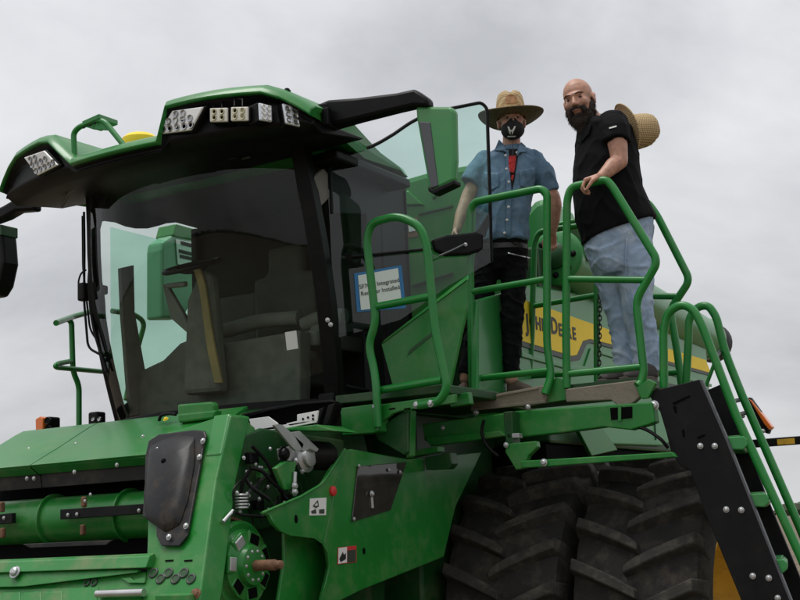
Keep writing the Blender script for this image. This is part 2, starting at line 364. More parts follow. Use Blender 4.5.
# ---------------------------------------------------------------- wheels
AY, AZ, TR = 7.72, 1.0, 1.0
def wheel(xc_, wdt, side, parent):
    """one tyre and rim, axle along x; side=+1: dished face towards +x"""
    W2 = wdt/2
    hub = G()
    prof = [(.50, -W2*.75), (.53, -W2*.8), (.53, -W2*.2), (.47, -W2*.1), (.47, W2*.35), (.53, W2*.45), (.53, W2*.8), (.50, W2*.78), (.45, W2*.35), (.40, 0.02), (.30, -.06), (.16, -.05), (.16, .0)]
    if side < 0: prof = [(r, -h) for r, h in prof]
    wl = hub.lathe(prof, (xc_, AY, AZ), X, 48).out('wheel', 'yellow', parent, smooth=True)
    for k in range(10):
        a = 2*math.pi*k/10; bolt((xc_+side*(-.055), AY+.23*math.cos(a), AZ+.23*math.sin(a)), (side, 0, 0), wl, .016)
    for k in range(16):   # valve-side rim corrugation pads
        pass
    rc = TR-.068
    tp = [(.53, -W2*.72), (.58, -W2*.86), (.70, -W2*1.0), (.82, -W2*1.0), (.90, -W2*.94), (rc-.012, -W2*.80), (rc, -W2*.45), (rc+.004, 0), (rc, W2*.45), (rc-.012, W2*.80), (.90, W2*.94), (.82, W2*1.0), (.70, W2*1.0), (.58, W2*.86), (.53, W2*.72)]
    ty = G().lathe(tp, (xc_, AY, AZ), X, 72, cap=False).out('tyre', 'rubber', wl, smooth=True)
    nl = 23; da = 2*math.pi/nl
    lm = {}
    for sgn in (-1, 1):
        gl = G(); rings = []
        for i in range(9):   # from the centre line outwards and down over the shoulder
            t = i/8
            if t < .75: xx = -.035+(W2*.93+.035)*(t/.75); rb = rc-.03-.016*(t/.75)**4; rt = TR-.018*(t/.75)**3
            else:
                q = (t-.75)/.25; xx = W2*(.93+.085*math.sin(q*1.5)); rb = rc-.06-.10*q; rt = TR-.018-.115*q**1.2
            ang = .5*da*1.35*(t/.75)**.9 if t < .75 else .5*da*1.35*(1+.06*(t-.75)/.25)
            wb = .072+.014*t; wt = .048+.012*t
            if i == 0: wb *= .8; wt *= .75; rt -= .004
            ring = []
            for (rr, ww) in ((rb, -wb), (rt, -wt), (rt, wt), (rb, wb)):
                a2 = ang+ww/2/rr*1.2; ring.append(V((sgn*xx, rr*math.sin(a2), rr*math.cos(a2))))
            rings.append(ring)
        gl.loft(rings); me = bpy.data.meshes.new('lug'); me.from_pydata(gl.v, [], gl.f); me.update()
        bm = bmesh.new(); bm.from_mesh(me); bmesh.ops.recalc_face_normals(bm, faces=bm.faces); bmesh.ops.bevel(bm, geom=[e for e in bm.edges if e.calc_face_angle(0) > .5], offset=.006, segments=1, affect='EDGES'); bm.to_mesh(me); bm.free(); me.materials.append(MATS['rubber_lug']); lm[sgn] = me
    for k in range(nl):
        for sgn in (-1, 1):
            o = bpy.data.objects.new('tread_lug', lm[sgn]); COL.objects.link(o); o.parent = wl; o.location = V((xc_, AY, AZ))-WL[wl.name]
            # chevrons point up on the front face of the tyre
            o.rotation_euler = (-(k*da+(da/2 if sgn > 0 else 0)), 0, 0)
    return wl
wheel(-2.64, .76, 1, CH); wheel(-3.47, .76, 1, CH)
_mx = 2*XC
wheel(_mx+3.47, .76, -1, CH)
G().cyl((-3.9, AY, AZ), (-2.6, AY, AZ), .14).out('axle', 'green_dark', CH, smooth=True)
for xx in (XC-1.3, XC+1.3):
    G().lathe([(.35, -.18), (.40, -.18), (.62, -.20), (.70, -.14), (.72, 0), (.70, .14), (.62, .20), (.40, .18), (.35, .18)], (xx, 11.6, .72), X, 40).out('steered_wheel', 'rubber', CH, smooth=True)
G().cyl((XC-1.2, 11.6, .72), (XC+1.2, 11.6, .72), .1).out('steered_axle', 'green_dark', CH, smooth=True)
# ---------------------------------------------------------------- main body behind the cab
BX = -3.46                                   # left side panels
body = G()
body.bb((XC-1.46, 7.75, 2.12), (BX-.03, 10.9, 3.45)).bb((XC-1.05, 6.7, .75), (XC+1.05, 11.6, 2.3))
bd = body.out('body_shell', 'green_dark', CH, .02)
G().bb((XC-1.30, 7.7, 1.95), (-3.50, 10.5, 2.11)).out('underbody_shade', 'void_black', CH)  # black slab: the shade under the body, put in as colour
plate('fender_brace', [P(u, v, x=-3.40) for u, v in ((578, 429), (602, 426), (618, 450), (592, 456))], (-.03, 0, 0), 'green', CH, .006)
# side panels, sheet by sheet, from the photograph's left-hand side
def sx(u, v, x=BX): return P(u, v, x=x)
pts = [sx(478, 300), sx(530, 285), sx(600, 296), sx(706, 346), sx(713, 425), sx(662, 446), sx(600, 444), sx(588, 426), sx(478, 398)]
side = plate('side_panel', [V((BX, p.y, p.z)) for p in pts], (-.05, 0, 0), 'green_panel', CH, .012)
# yellow stripe with its stepped lower edge, proud of the panel
st = [(524, 300), (531, 302), (619, 333), (660, 346), (706, 360), (711, 373), (660, 359), (620, 346.5), (590, 339), (583, 341), (577, 355), (572, 356), (522, 341)]
stripe = plate('side_stripe', [sx(u, v, BX+.012) for u, v in st], (-.010, 0, 0), 'yellow_decal', side, .002)
gb = [(522, 341), (572, 356), (577, 355), (583, 341), (590, 339), (620, 346.5), (660, 359), (711, 373), (711.5, 376), (660, 362), (620, 350), (592, 343), (587, 344), (580, 360), (572, 361), (522, 346)]
plate('stripe_border', [sx(u, v, BX+.009) for u, v in gb], (-.008, 0, 0), 'decal_grey', side, .001)
gr = [(522, 352), (572, 365), (585, 366), (591, 348), (620, 356), (712, 384), (712, 387), (620, 360), (594, 352), (588, 371), (571, 370), (522, 357)]
plate('pressed_fold', [sx(u, v, BX+.012) for u, v in gr], (-.012, 0, 0), 'green_panel', side, .006)
# lettering: capitals and small capitals on one baseline
b0 = sx(525.5, 327, BX+.0145); b1 = sx(577.5, 341, BX+.0145)
word_ = [('J', 1, .075), ('O', 0, .115), ('H', 0, .11), ('N', 0, .11), (' ', 0, .06), ('D', 1, .14), ('E', 0, .085), ('E', 0, .085), ('R', 0, .10), ('E', 0, .085)]
tot = sum(w_ for _, _, w_ in word_); hb = (sx(551, 318, BX).z-sx(551, 334, BX).z); t_ = 0.
for ch, big, w_ in word_:
    h = hb*(1. if big else .76); p = b0.lerp(b1, t_/tot)
    if ch != ' ': text(ch, p+Z*(h/2-(.25*h if ch == 'J' else 0)), (0, 1, 0), (0, 0, 1), h*1.40, 'decal_black', side, 'lettering', .0012, 'LEFT', .004, width=(b1.y-b0.y)/tot*(w_-.022))
    t_ += w_
# rear panel seams and rear face
for (u0, v0, u1, v1) in ((652, 380, 656, 440), (700, 384, 703, 430)):
    a = sx(u0, v0, BX+.004); b_ = sx(u1, v1, BX+.004); G().cyl(a, b_, .006, seg=6).out('panel_seam', 'decal_grey', side)
# upper body / grain tank shoulder seen behind the door glass
def fy(u, v, y): return P(u, v, y=y)
yb = 7.55
pts = [(386, 330), (384, 225), (386, 196), (396, 180), (430, 170), (465, 164), (478, 162), (478, 330)]
tank = plate('tank_front', [fy(u, v, yb) for u, v in pts], (0, .3, 0), 'green', CH, .05)
plate('tank_trim', [fy(u, v, yb-.012) for u, v in ((418, 213), (452, 205), (452, 206.6), (418, 214.8))], (0, .02, 0), 'green_dark', tank, 0)
plate('tank_trim', [fy(u, v, yb-.012) for u, v in ((412, 285), (452, 272), (452, 273.6), (412, 286.6))], (0, .02, 0), 'green_dark', tank, 0)
for q in (((390, 196), (408, 190), (424, 205), (398, 206)), ((426, 178), (446, 174), (446, 184), (432, 200))):
    plate('tank_rib', [fy(u, v, yb-.02) for u, v in q], (0, .03, 0), 'green', tank, .012)
G().tube([fy(392, 196, yb-.05), fy(391, 215, yb-.05), fy(400, 260, yb-.05), fy(408, 330, yb-.05)], .018, .05).out('corner_tube', 'green', tank, smooth=True)
plate('warning_sticker', [fy(u, v, yb-.004) for u, v in ((407, 219), (418, 217), (419, 236), (408, 238))], (0, .003, 0), 'rust_worn', tank, 0)
plate('warning_sticker', [fy(u, v, yb-.006) for u, v in ((408, 222), (417, 219.5), (418, 230), (409, 232))], (0, .003, 0), 'decal_white', tank, 0)
# service wall behind the platform (pale panel, posts, hoses)
wall = plate('service_panel', [fy(u, v, 7.6) for u, v in ((474, 262), (500, 244), (506, 420), (474, 430))], (0, .05, 0), 'green_panel', CH, .01)
plate('service_post', [fy(u, v, 7.56) for u, v in ((492, 240), (500, 238), (504, 425), (491, 425))], (0, .05, 0), 'green', CH, .006)
plate('service_box', [fy(u, v, 7.52) for u, v in ((474, 345), (497, 341), (499, 420), (474, 424))], (0, .07, 0), 'green', CH, .01)
G().tube([fy(486, 292, 7.5), fy(490, 307, 7.47), fy(500, 316, 7.5), fy(512, 314, 7.56)], .014, .09, 8).out('hydraulic_hose', 'black', CH, smooth=True)
G().tube([fy(481, 332, 7.46), fy(483, 341, 7.44), fy(492, 350, 7.46), fy(505, 356, 7.56)], .016, .09, 8).out('hydraulic_hose', 'black', CH, smooth=True)
G().cyl(fy(479, 336, 7.44), fy(484, 334, 7.44), .026).out('hose_fitting', 'black', CH, smooth=True)
# green arch-shaped bin wall showing beside the first man
plate('tank_shoulder', [fy(u, v, 8.05) for u, v in ((500, 350), (500, 250), (520, 215), (533, 200), (545, 195), (556, 225), (553, 300), (550, 350))], (0, .5, 0), 'green_panel', CH, .06)
# ---------------------------------------------------------------- unloading auger lying along the left side
ax0 = P(556, 257, y=7.95); ax1 = P(703, 338, x=ax0.x-.12)
dirv = (ax1-ax0).normalized(); ar = .185
aug = G().lathe([(ar*.2, -.02), (ar*.9, -.02), (ar*1.05, .0), (ar*1.05, .06), (ar, .08), (ar, (ax1-ax0).length), (ar*1.03, (ax1-ax0).length), (ar*1.03, (ax1-ax0).length+.1), (ar*.9, (ax1-ax0).length+.12)], ax0, dirv, 32).out('unloading_auger', 'green_panel', CH, smooth=True)
G().lathe([(ar*.99, 0), (ar*1.02, .02), (ar*1.0, .22), (ar*.8, .30)], ax1+dirv*.11, dirv, 24).out('spout_rubber', 'rubber_flap', aug, smooth=True)
p = dirv.orthogonal().normalized(); q = dirv.cross(p)
for k in range(8):
    a = 2*math.pi*k/8; bolt(ax0-dirv*.02+(p*math.cos(a)+q*math.sin(a))*ar*.72, -dirv, aug, .017, 'black')
G().lathe([(ar*.5, 0), (ar*.5, -.03), (ar*.3, -.05)], ax0-dirv*.015, dirv, 20).out('bearing_cap', 'green_dark', aug, smooth=True)
# auger elbow housing, dark green hood above the tube end
plate('auger_elbow', [fy(u, v, 8.0) for u, v in ((548, 238), (556, 222), (572, 221), (584, 228), (590, 250), (583, 262), (566, 262))], (0, .35, 0), 'green_dark', CH, .03)
G().tube([P(552, 226, y=7.7), P(576, 221, y=7.75)], .02, 0).out('auger_handle', 'green', CH, smooth=True)
# folded marker arm at the rear right of the picture
a = P(748, 441, x=-3.2); b_ = a+Y*0; arm = G().box(P(783, 441.5, y=11.3), (.36, .035, .035)).out('marker_arm', 'black', CH, .008)
box('reflector_strip', P(786, 441.5, y=11.26)+V((0, 0, 0)), (.075, .003, .024), 'yellow', arm, 0)
# ---------------------------------------------------------------- cab: windshield, glass, pillars
def ws(s, t):
    """windshield surface: s across (-1..1), t up (0..1)"""
    hw = .80+.05*math.sin(math.pi*min(1, t*1.05))
    y = 6.12-.26*t+.03*math.sin(math.pi*t)*-1 - .24*(1-abs(s)**2.3)
    return V((XC+hw*s, y, 2.36+1.45*t))
rows = [[ws(-1+2*i/24, t/14) for i in range(25)] for t in range(15)]
g = G().grid(rows); wsd = g.out('windshield', 'windshield_glass', CH, smooth='full')
# black ceramic border / pillars
def strip(name, path, wv, dv, m, parent, bevel=.006):
    rings = []
    for p in path: rings.append([p-wv*.5-dv*.5, p+wv*.5-dv*.5, p+wv*.5+dv*.5, p-wv*.5+dv*.5])
    return G().loft(rings).out(name, m, parent, bevel, True)
strip('cab_pillar', [ws(1, t/8)+V((.035, .05, 0)) for t in range(9)], V((.09, .02, 0)), V((-.02, .10, 0)), 'black', CH)
strip('cab_pillar', [ws(-1, t/8)+V((-.02, .05, 0)) for t in range(9)], V((.05, .0, 0)), V((0, .08, 0)), 'black', CH)
strip('windshield_gasket', [ws(-1+2*i/24, 0)+V((0, -.004, -.015)) for i in range(25)], V((0, .03, 0)), V((0, 0, .05)), 'black', CH)
# pale windshield edge strip next to the right pillar (the curved glass catching the sky)
CL, CRR = XC+.86, XC-.86      # cab left and right sides
YR = 7.06                     # cab rear
# floor, rear wall, roof liner, lower side walls
G().bb((CRR, 6.0, 2.20), (CL, YR, 2.33)).out('cab_floor', 'interior', CH, .01)
rear = G().bb((CRR+.03, YR-.05, 2.33), (CL, YR, 3.80)).out('cab_wall', 'interior', CH, .01)
G().bb((CRR+.02, 6.25, 3.80), (CL-.02, YR, 3.85)).out('roof_liner', 'interior', CH, .01)
# right side: lower panel, posts and window
G().prism([V((CRR+.015, 6.15, 2.33)), V((CRR+.015, 6.15, 2.45)), V((CRR+.015, 6.45, 2.60)), V((CRR+.015, YR, 2.66)), V((CRR+.015, YR, 2.33))], (-.03, 0, 0)).out('cab_side_panel', 'interior', CH, .01)
hl = [P(u, v, x=CRR+.02) for u, v in ((96, 150), (100, 222), (107, 220.5), (118, 222), (128, 226), (138, 228), (150, 228), (160, 225.5), (168, 223), (178, 222), (190, 223), (199, 227), (205, 234), (207, 246), (207, 270), (222, 270), (222, 150))]
G().prism(hl, (-.03, 0, 0)).out('window_header', 'interior', CH, .006)
G().bb((CRR-.008, 6.12, 2.45), (CRR, YR, 3.66)).out('side_window', 'side_glass', CH)
G().bb((CRR-.02, 6.95, 2.33), (CRR+.03, YR, 3.80)).out('cab_pillar', 'interior', CH, .01)
plate('door_post', [P(u, v, x=CRR+.03) for u, v in ((121, 268), (134, 265), (135, 312), (153, 412), (131, 416), (123, 316))], (-.03, 0, 0), 'trim', CH, .004)
# left doorway: rear pillar, sill, header
G().prism([V((CL, 6.78, 2.30)), V((CL, 7.07, 2.30)), V((CL, 7.07, 3.84)), V((CL, 6.70, 3.84))], (-.06, 0, 0)).out('door_pillar', 'black', CH, .012)
G().bb((CL-.10, 6.1, 2.28), (CL+.01, 6.80, 2.40)).out('door_sill', 'black', CH, .01)
tube('weather_strip', [V((CL+.01, 6.22, 2.44)), V((CL+.012, 6.68, 2.42)), V((CL+.012, 6.76, 2.5)), V((CL+.012, 6.66, 3.6))], .014, 'black', CH, .08)
# ---------------------------------------------------------------- cab roof
def yf(dx): return 5.20+.27*abs(dx/1.2)**2.0
def zt(dx):
    a = abs(dx)
    if a < .33: return 3.845
    if dx < 0 and a < .56: return 3.845+max(0, (a-.33)/.23*.195) if a > .33 else 3.845
    if a < .39: return 3.845+(a-.33)/.06*.195
    if a < .95: return 4.04+.012*math.sin((a-.39)/.56*math.pi)
    return 4.04-((a-.95)/.25)**1.4*.15
dxs = [-1.20, -1.18, -1.13, -1.05, -.95, -.85, -.75, -.65, -.55, -.46, -.39, -.33, -.25, -.15, 0, .15, .25, .33, .39, .46, .55, .65, .75, .85, .95, 1.05, 1.13, 1.18, 1.20]
def rz(dx, k):   # profile of the shell from lip bottom over the top to the rear
    y0 = yf(dx); z0 = zt(dx); a = abs(dx); e_ = max(0, (a-1.10)/.10)
    zr = 4.0-.03*e_-.03*a*a
    return [(y0+.012, z0-.064), (y0, z0-.054), (y0+.02, z0-.02), (y0+.07, z0+.006), (y0+.45, z0*.55+zr*.45+.03), (y0+1.0, zr+.03), (6.6, zr), (7.02-.2*e_, zr-.04), (7.08-.2*e_, zr-.08), (7.04-.2*e_, 3.86), (y0+.9, 3.83), (y0+.10, z0-.068)][k]
def tap(dx, y): t = max(0, min(1, (y-5.75)/.75)); return dx*(1-.20*t*t*(3-2*t))
rows = [[V((XC+tap(dx, rz(dx, k)[0]), *rz(dx, k))) for k in range(12)] for dx in dxs]
g = G(); n = 12; 
v_ = [p for r in rows for p in r]; f_ = []
for i in range(len(rows)-1):
    for k in range(n): f_.append([i*n+k, i*n+(k+1) % n, (i+1)*n+(k+1) % n, (i+1)*n+k])
f_ += [list(range(n)), [(len(rows)-1)*n+k for k in range(n)][::-1]]
roof = g.add(v_, f_).out('cab_roof', 'green', CH, .010, True)
# black visor: fascia below the lip and soffit back to the windshield
def fas(dx, k):
    y0 = yf(dx); z0 = zt(dx); zb = 3.755+.02*abs(dx)
    return [(y0+.018, z0-.058), (y0+.06, min(z0-.08, zb+.16)), (y0+.045, min(zb+.04, z0-.105)), (y0+.07, zb+.01), (y0+.14, zb-.02), (5.66+.20*abs(dx/1.2)**2, zb+.02), (6.0, zb+.04), (6.05, 3.84), (y0+.10, z0-.064)][k]
rows = [[V((XC+dx*.99, *fas(dx, k))) for k in range(9)] for dx in dxs]; n = 9
v_ = [p for r in rows for p in r]; f_ = []
for i in range(len(rows)-1):
    for k in range(n): f_.append([i*n+k, i*n+(k+1) % n, (i+1)*n+(k+1) % n, (i+1)*n+k])
f_ += [list(range(n)), [(len(rows)-1)*n+k for k in range(n)][::-1]]
G().add(v_, f_).out('visor', 'black', CH, .012, True)
# dark soffit along the left side of the roof above the door, and its brace
G().bb((CL-.05, 6.0, 3.74), (CL+.16, 6.85, 3.80)).out('roof_soffit', 'black', CH, .015)
tube('visor_rib', [P(62, 206, y=5.72), P(72, 188, y=5.6), P(88, 178, y=5.5)], .012, 'grey_plastic', CH, .1)
bolt(P(287, 89.5, y=5.50)+V((0, .0, -.01)), Z, roof, .016, 'black', 'antenna_stub')
# ---------------------------------------------------------------- lamps in the visor
def lamp(px, ydx, depth, led, body_m='led_reflector', led_m='led_eye', lens=None, r=.021, label=None):
    """px: four corners of the lamp face in the photograph; ydx: its distance from the visor; led: positions inside the face (0..1)"""
    c = [P(u, v, y=y) for (u, v), y in zip(px, ydx)]
    n = (c[1]-c[0]).cross(c[3]-c[0]).normalized()
    if n.y > 0: n = -n
    lm = G().prism([p-n*depth for p in c], n*depth).out('work_light', body_m, CH, .006)
    cc = sum(c, V())/4
    rim = [cc+(p-cc)*1.10-n*.01 for p in c]
    G().prism([p-n*(depth+.02) for p in rim], n*(depth+.02)).out('housing', 'black', lm, .008)
    for a, b in led:
        p = c[0]*(1-a)*(1-b)+c[1]*a*(1-b)+c[2]*a*b+c[3]*(1-a)*b
        G().lathe([(r, 0), (r*.95, .006), (r*.55, .003), (r*.5, -.002)], p, n, 14).out('led', led_m, lm, smooth=True)
    if label: lm['label'] = label
    return lm
yR = yf(.45)+.02
hexs = [(.14, .16), (.33, .16), (.08, .45), (.28, .45), (.48, .45), (.68, .42), (.90, .38), (.05, .78), (.25, .78), (.45, .78), (.65, .76), (.85, .72)]
hx2 = [(a, b) for a, b in [(.22, .2), (.45, .2), (.12, .48), (.34, .48), (.56, .48), (.78, .46), (.10, .8), (.30, .8), (.52, .8), (.74, .8), (.93, .78)]]
lamp([(172, 110.5), (203, 106.5), (190.5, 130), (157, 134.5)], [yR]*4, .03, hx2, r=.021, label='slanted many-cell floodlight in the visor')
lamp([(23.5, 157.5), (43.5, 150.5), (57.5, 165), (37, 175.5)], [5.29, 5.25, 5.25, 5.29], .03, hx2, r=.019, label='slanted many-cell floodlight at the far visor corner')
q4 = [(.28, .29), (.72, .29), (.28, .71), (.72, .71)]
for (u0, v0, u1, v1) in ((209.5, 107.5, 227, 121.5), (230.5, 106.5, 247.5, 120.5)):
    yy = yf(.75)-.02
    lm = lamp([(u0, v0+.4), (u1, v0), (u1, v1), (u0, v1+.4)], [yy]*4, .05, q4, 'led_body', 'led_amber', r=.017)
    tube('bracket', [P(u0+4, v0, y=yy+.02), P(u0+4, v0-7, y=yy+.05), P(u1-5, v0-7, y=yy+.05), P(u1-5, v0, y=yy+.02)], .005, 'black', lm, 0)
q6 = [(.3, .2), (.7, .2), (.3, .5), (.7, .5), (.3, .8), (.7, .8)]
yy = yf(.95)-.06
lamp([(259.5, 102.5), (272, 105.5), (272.5, 122), (260.5, 120)], [yy, yy+.09, yy+.09, yy], .06, q6, 'lens_clear', 'led_reflector', r=.014)
yy = yf(1.08)+.0
lamp([(282.5, 103), (298.5, 107), (300.5, 126.5), (286, 123)], [yy, yy+.08, yy+.08, yy], .04, [(.28, .22), (.72, .25), (.28, .52), (.72, .55), (.28, .8), (.72, .82)], 'lens_clear', 'led_eye', r=.017)
for (u, v) in ((15, 172), (18.5, 176), (13, 184)):
    G().sph(P(u, v, y=5.60), (.03, .02, .025), 10).out('marker_lamp', 'led_body', CH, smooth='full')
for k, u in enumerate((165, 178, 195, 232, 246)):
    box('visor_clip', P(u, 164.5-.07*(u-165) if u < 200 else 158, y=5.74), (.03, .004, .006), 'grey_plastic', CH, .002)
# ---------------------------------------------------------------- roof rail, step plate and satellite receiver
yr = 5.30
rail = tube('roof_rail', [P(75, 160, y=yr), P(73.5, 133, y=yr), P(79, 127, y=yr), P(98, 120, y=yr), P(105, 122, y=yr), P(126, 148, y=yr)], .017, 'green_rail', CH, .05)
plate('step_plate', [P(82, 126, y=yr-.02), P(99, 118.5, y=yr-.02), P(118, 125, y=yr+.18), P(101, 131.5, y=yr+.18)], (0, 0, .03), 'green_rail', CH, .004)
plate('rail_gusset', [P(86, 127, y=yr-.01), P(105, 122, y=yr-.01), P(108, 130, y=yr-.01), P(92, 129, y=yr-.01)], (0, .02, 0), 'green_rail', CH, .003)
for u, v in ((84, 127.5), (90, 125), (95, 123)): bolt(P(u, v, y=yr-.025), (0, -1, 0), rail, .006, 'black')
cg = P(140, 136.5, y=6.1)
G().lathe([(.03, -.16), (.105, -.12), (.12, -.06), (.118, -.02), (.09, .005), (.03, .012)], cg, Z, 28).out('satellite_receiver', 'yellow_decal', CH, smooth=True)
G().cyl(cg-Z*.3, cg-Z*.12, .05).out('receiver_mount', 'black', CH, smooth=True)
# ---------------------------------------------------------------- mirrors
ya = 5.70
def arm_path(pts, m='black'):
    rings = []
    for (u, v, y, ww, hh) in pts:
        c = P(u, v, y=y); rings.append([c+V((0, -ww, -hh)), c+V((0, ww, -hh)), c+V((0, ww, hh)), c+V((0, -ww, hh))])
    return G().loft(rings).out('mirror_arm', m, CH, .018, True)
arm_path([(318, 118, 5.75, .05, .06), (334, 115, 5.72, .06, .075), (360, 110.5, 5.72, .05, .062), (400, 103, 5.72, .045, .048), (418, 99, 5.72, .045, .048), (431, 104, 5.72, .04, .025)])
G().cyl(P(322, 108, y=5.70), P(324, 131, y=5.70), .075).out('arm_pivot', 'black', CH, .006, True)
box('arm_latch', P(327, 117, y=5.63), (.02, .02, .05), 'black', CH, .006)
ym = 5.70
# left mirror: green shell with grey glass side
face = [(415, 106), (450, 106), (454.5, 110), (455.5, 160), (454, 181), (433, 191), (428, 188), (416, 119)]
mh = plate('mirror_housing', [P(u, v, y=ym) for u, v in face], (0, .05, 0), 'green_panel', CH, .018)
plate('mirror_glass', [P(u, v, y=ym-.006) for u, v in ((418.5, 121), (430, 122), (438, 186), (430.5, 188.5))], (0, .02, 0), 'grey_plastic', mh, .006)
plate('mirror_rim', [P(u, v, y=ym-.012) for u, v in ((427.5, 186.5), (433, 189), (454.5, 179.5), (455, 184), (433, 194.5), (428, 191))], (0, .07, 0), 'black', mh, .006)
# right mirror at the left edge of the photograph
arm_path([(38, 207, 6.05, .04, .03), (20, 206, 6.05, .05, .045), (8, 213, 6.05, .05, .045), (-14, 222, 6.05, .045, .04)])
mr = plate('mirror_housing', [P(u, v, y=6.05) for u, v in ((-42, 226), (1, 225), (2.5, 242), (4, 262), (-1, 285), (-7, 295), (-42, 300))], (0, .14, 0), 'black', CH, .02)
plate('mirror_cap', [P(u, v, y=6.04) for u, v in ((-42, 225), (1.5, 224.5), (1.5, 235), (-42, 237))], (0, .15, 0), 'green_dark', mr, .006)
# ---------------------------------------------------------------- open cab door: glass, black frame, handle bar
HA = V((CL+.05, 6.12, 0)); HB = V((-3.385, 6.83, 0)); dn = (HB-HA).normalized().cross(Z); dc = HA.dot(dn)
def D(u, v, off=0.): return P(u, v, n=dn, c=dc+off)
door = plate('cab_door', [D(u, v) for u, v in ((326, 158), (350, 153), (372, 146), (392, 134), (412, 122), (430, 112), (478, 103.5), (485, 106), (487, 112), (489.5, 200), (491.2, 262), (450, 285), (400, 320), (372, 328), (338, 338), (333, 290))], dn*.006, 'door_glass', CH, 0)
G().tube([D(322, 160), D(350, 153.5), D(374, 146), D(394, 134), D(414, 120), D(436, 111.5), D(481, 102.5), D(487, 108), D(490, 200), D(491.3, 262)], .011, .10, 8).out('door_frame', 'black', door, smooth=True)
G().tube([D(346, 257, .03), D(370, 255, .03), D(432, 248.5, .03)], .009, 0, 8).out('door_pull', 'black', door, smooth=True)
G().cyl(D(344, 256.5, -.02), D(349, 257.5, .05), .02).out('pull_knob', 'black', door, smooth=True)
plate('door_handle_box', [D(u, v, .0) for u, v in ((430, 241), (444, 236.5), (474, 233.5), (481, 236), (481, 251), (466, 256), (444, 257), (433, 252))], dn*.05, 'black_plate', door, .014)
tube('latch_lever', [D(439, 256, .075), D(452, 250.5, .08), D(464, 244.5, .075)], .006, 'grey_plastic', door, .03)
bolt(D(465.5, 244.5, .065), dn, door, .009)
plate('handle_bracket', [D(u, v, -.03) for u, v in ((470, 236), (478, 229), (487, 214), (489, 222), (484, 238))], dn*.03, 'black', door, .004)
# the seam strip and interior grab handle seen low in the doorway
plate('door_step_rail', [P(u, v, y=6.30) for u, v in ((331, 325), (370, 319), (373, 328), (333, 336))], (0, .05, 0), 'black', CH, .008)
for u, v in ((327.5, 320), (330.5, 324.5)): bolt(P(u, v, x=CL+.09), (1, -1, 0), CH, .010)
# dark corner trim of the cab: quarter-light mirror shape behind the door glass
plate('quarter_trim', [P(u, v, x=CL+.03) for u, v in ((312, 178), (324, 168), (332, 178), (333, 195), (322, 206), (312, 207))], (-.03, 0, 0), 'interior_grey', CH, .01)
# cab rear-corner fairing: star-shaped end of the dark cab side against the sky
plate('corner_fairing', [P(u, v, x=CL+.05) for u, v in ((330, 150), (352, 150), (380, 150), (377, 160), (385, 173), (389, 178), (387, 185), (381, 190), (384, 400), (372, 400), (366, 215), (332, 214))], (-.05, 0, 0), 'black', CH, .01)
# ---------------------------------------------------------------- wipers, hoses on the far edge of the windshield
def wy(u, v, off=-.05):   # a point just in front of the windshield's right corner
    return P(u, v, y=6.03+off)
tube('wiper_arm', [wy(113, 172, -.12), wy(104, 192, -.10), wy(92, 262), wy(97, 312), wy(108, 352)], .011, 'black', CH, .15)
tube('wiper_arm', [wy(117, 172, -.12), wy(107, 195, -.10), wy(96, 240, -.08), wy(88, 275, -.07), wy(92, 325), wy(107, 372)], .011, 'black', CH, .15)
tube('wiper_blade', [wy(84, 212), wy(84.5, 250), wy(84, 300), wy(88, 348), wy(103, 356)], .008, 'black', CH, .05)
tube('wiper_blade', [wy(82.5, 216, 0), wy(83, 268, 0), wy(90, 330, 0), wy(104, 350, 0)], .007, 'black', CH, .05)
tube('washer_hose', [wy(93, 248), wy(104, 292), wy(106, 340)], .006, 'black', CH, .1)
box('wiper_joint', wy(83.5, 292, -.06), (.03, .03, .06), 'black', CH, .012)
box('wiper_joint', wy(102.5, 290, -.05), (.025, .03, .03), 'black', CH, .012)
tube('washer_hose', [wy(80, 294), wy(78, 282), wy(81, 273), wy(86, 270)], .006, 'black', CH, .03)
# ---------------------------------------------------------------- far (right-hand) platform rails
xr = -6.30
tube('guard_rail', [P(56, 323, x=xr+.25), P(72, 317, x=xr), P(97, 310, x=xr-.1)], .019, 'green_rail', CH, .05)
tube('guard_rail', [P(67, 318.5, x=xr), P(71.5, 322, x=xr), P(73, 372, x=xr), P(79, 385, x=xr), P(79, 433, x=xr)], .019, 'green_rail', CH, .05)
tube('guard_rail', [P(107, 372, x=xr-.1), P(57, 367.5, x=xr+.1), P(55, 366, x=xr+.12), P(58, 363.5, x=xr+.1), P(72, 361, x=xr)], .017, 'green_rail', CH, .03)
tube('guard_rail', [P(112, 311, x=xr+.02), P(134, 314, x=xr+.02), P(145, 322, x=xr+.02), P(131, 372, x=xr+.02), P(126, 400, x=xr+.02)], .019, 'green_rail', CH, .08)
G().bb((-6.9, 6.3, 2.0), (-6.0, 7.6, 2.08)).out('service_platform', 'green_dark', CH, .01)
# amber beacon and small work lamp on the far side of the hood
am = P(44, 426, y=6.0)
bk = G().box(am+V((.03, .02, 0)), (.05, .05, .055)).out('turn_lamp', 'black', CH, .012)
plate('amber_lens', [P(u, v, y=5.94) for u, v in ((35, 419), (40, 416), (43, 418), (42.5, 434), (35.5, 435.5))], (0, .1, 0), 'amber', bk, .008)
for v in (421, 429): G().lathe([(.022, 0), (.022, .02), (.015, .012)], P(49, v, y=5.95), (0.2, -1, 0), 14).out('lamp_socket', 'black', bk, smooth=True)
tube('lamp_stalk', [P(55, 431, y=6.05), P(80, 430, y=6.05)], .012, 'green_rail', CH, 0)
hl = box('hood_lamp', P(97, 419, y=6.1), (.042, .04, .045), 'black', CH, .012)
for du in (-3, 3): G().lathe([(.014, 0), (.014, .012), (.009, .006)], P(97+du, 419, y=6.055), (0, -1, 0), 12).out('led', 'led_eye', hl, smooth=True)
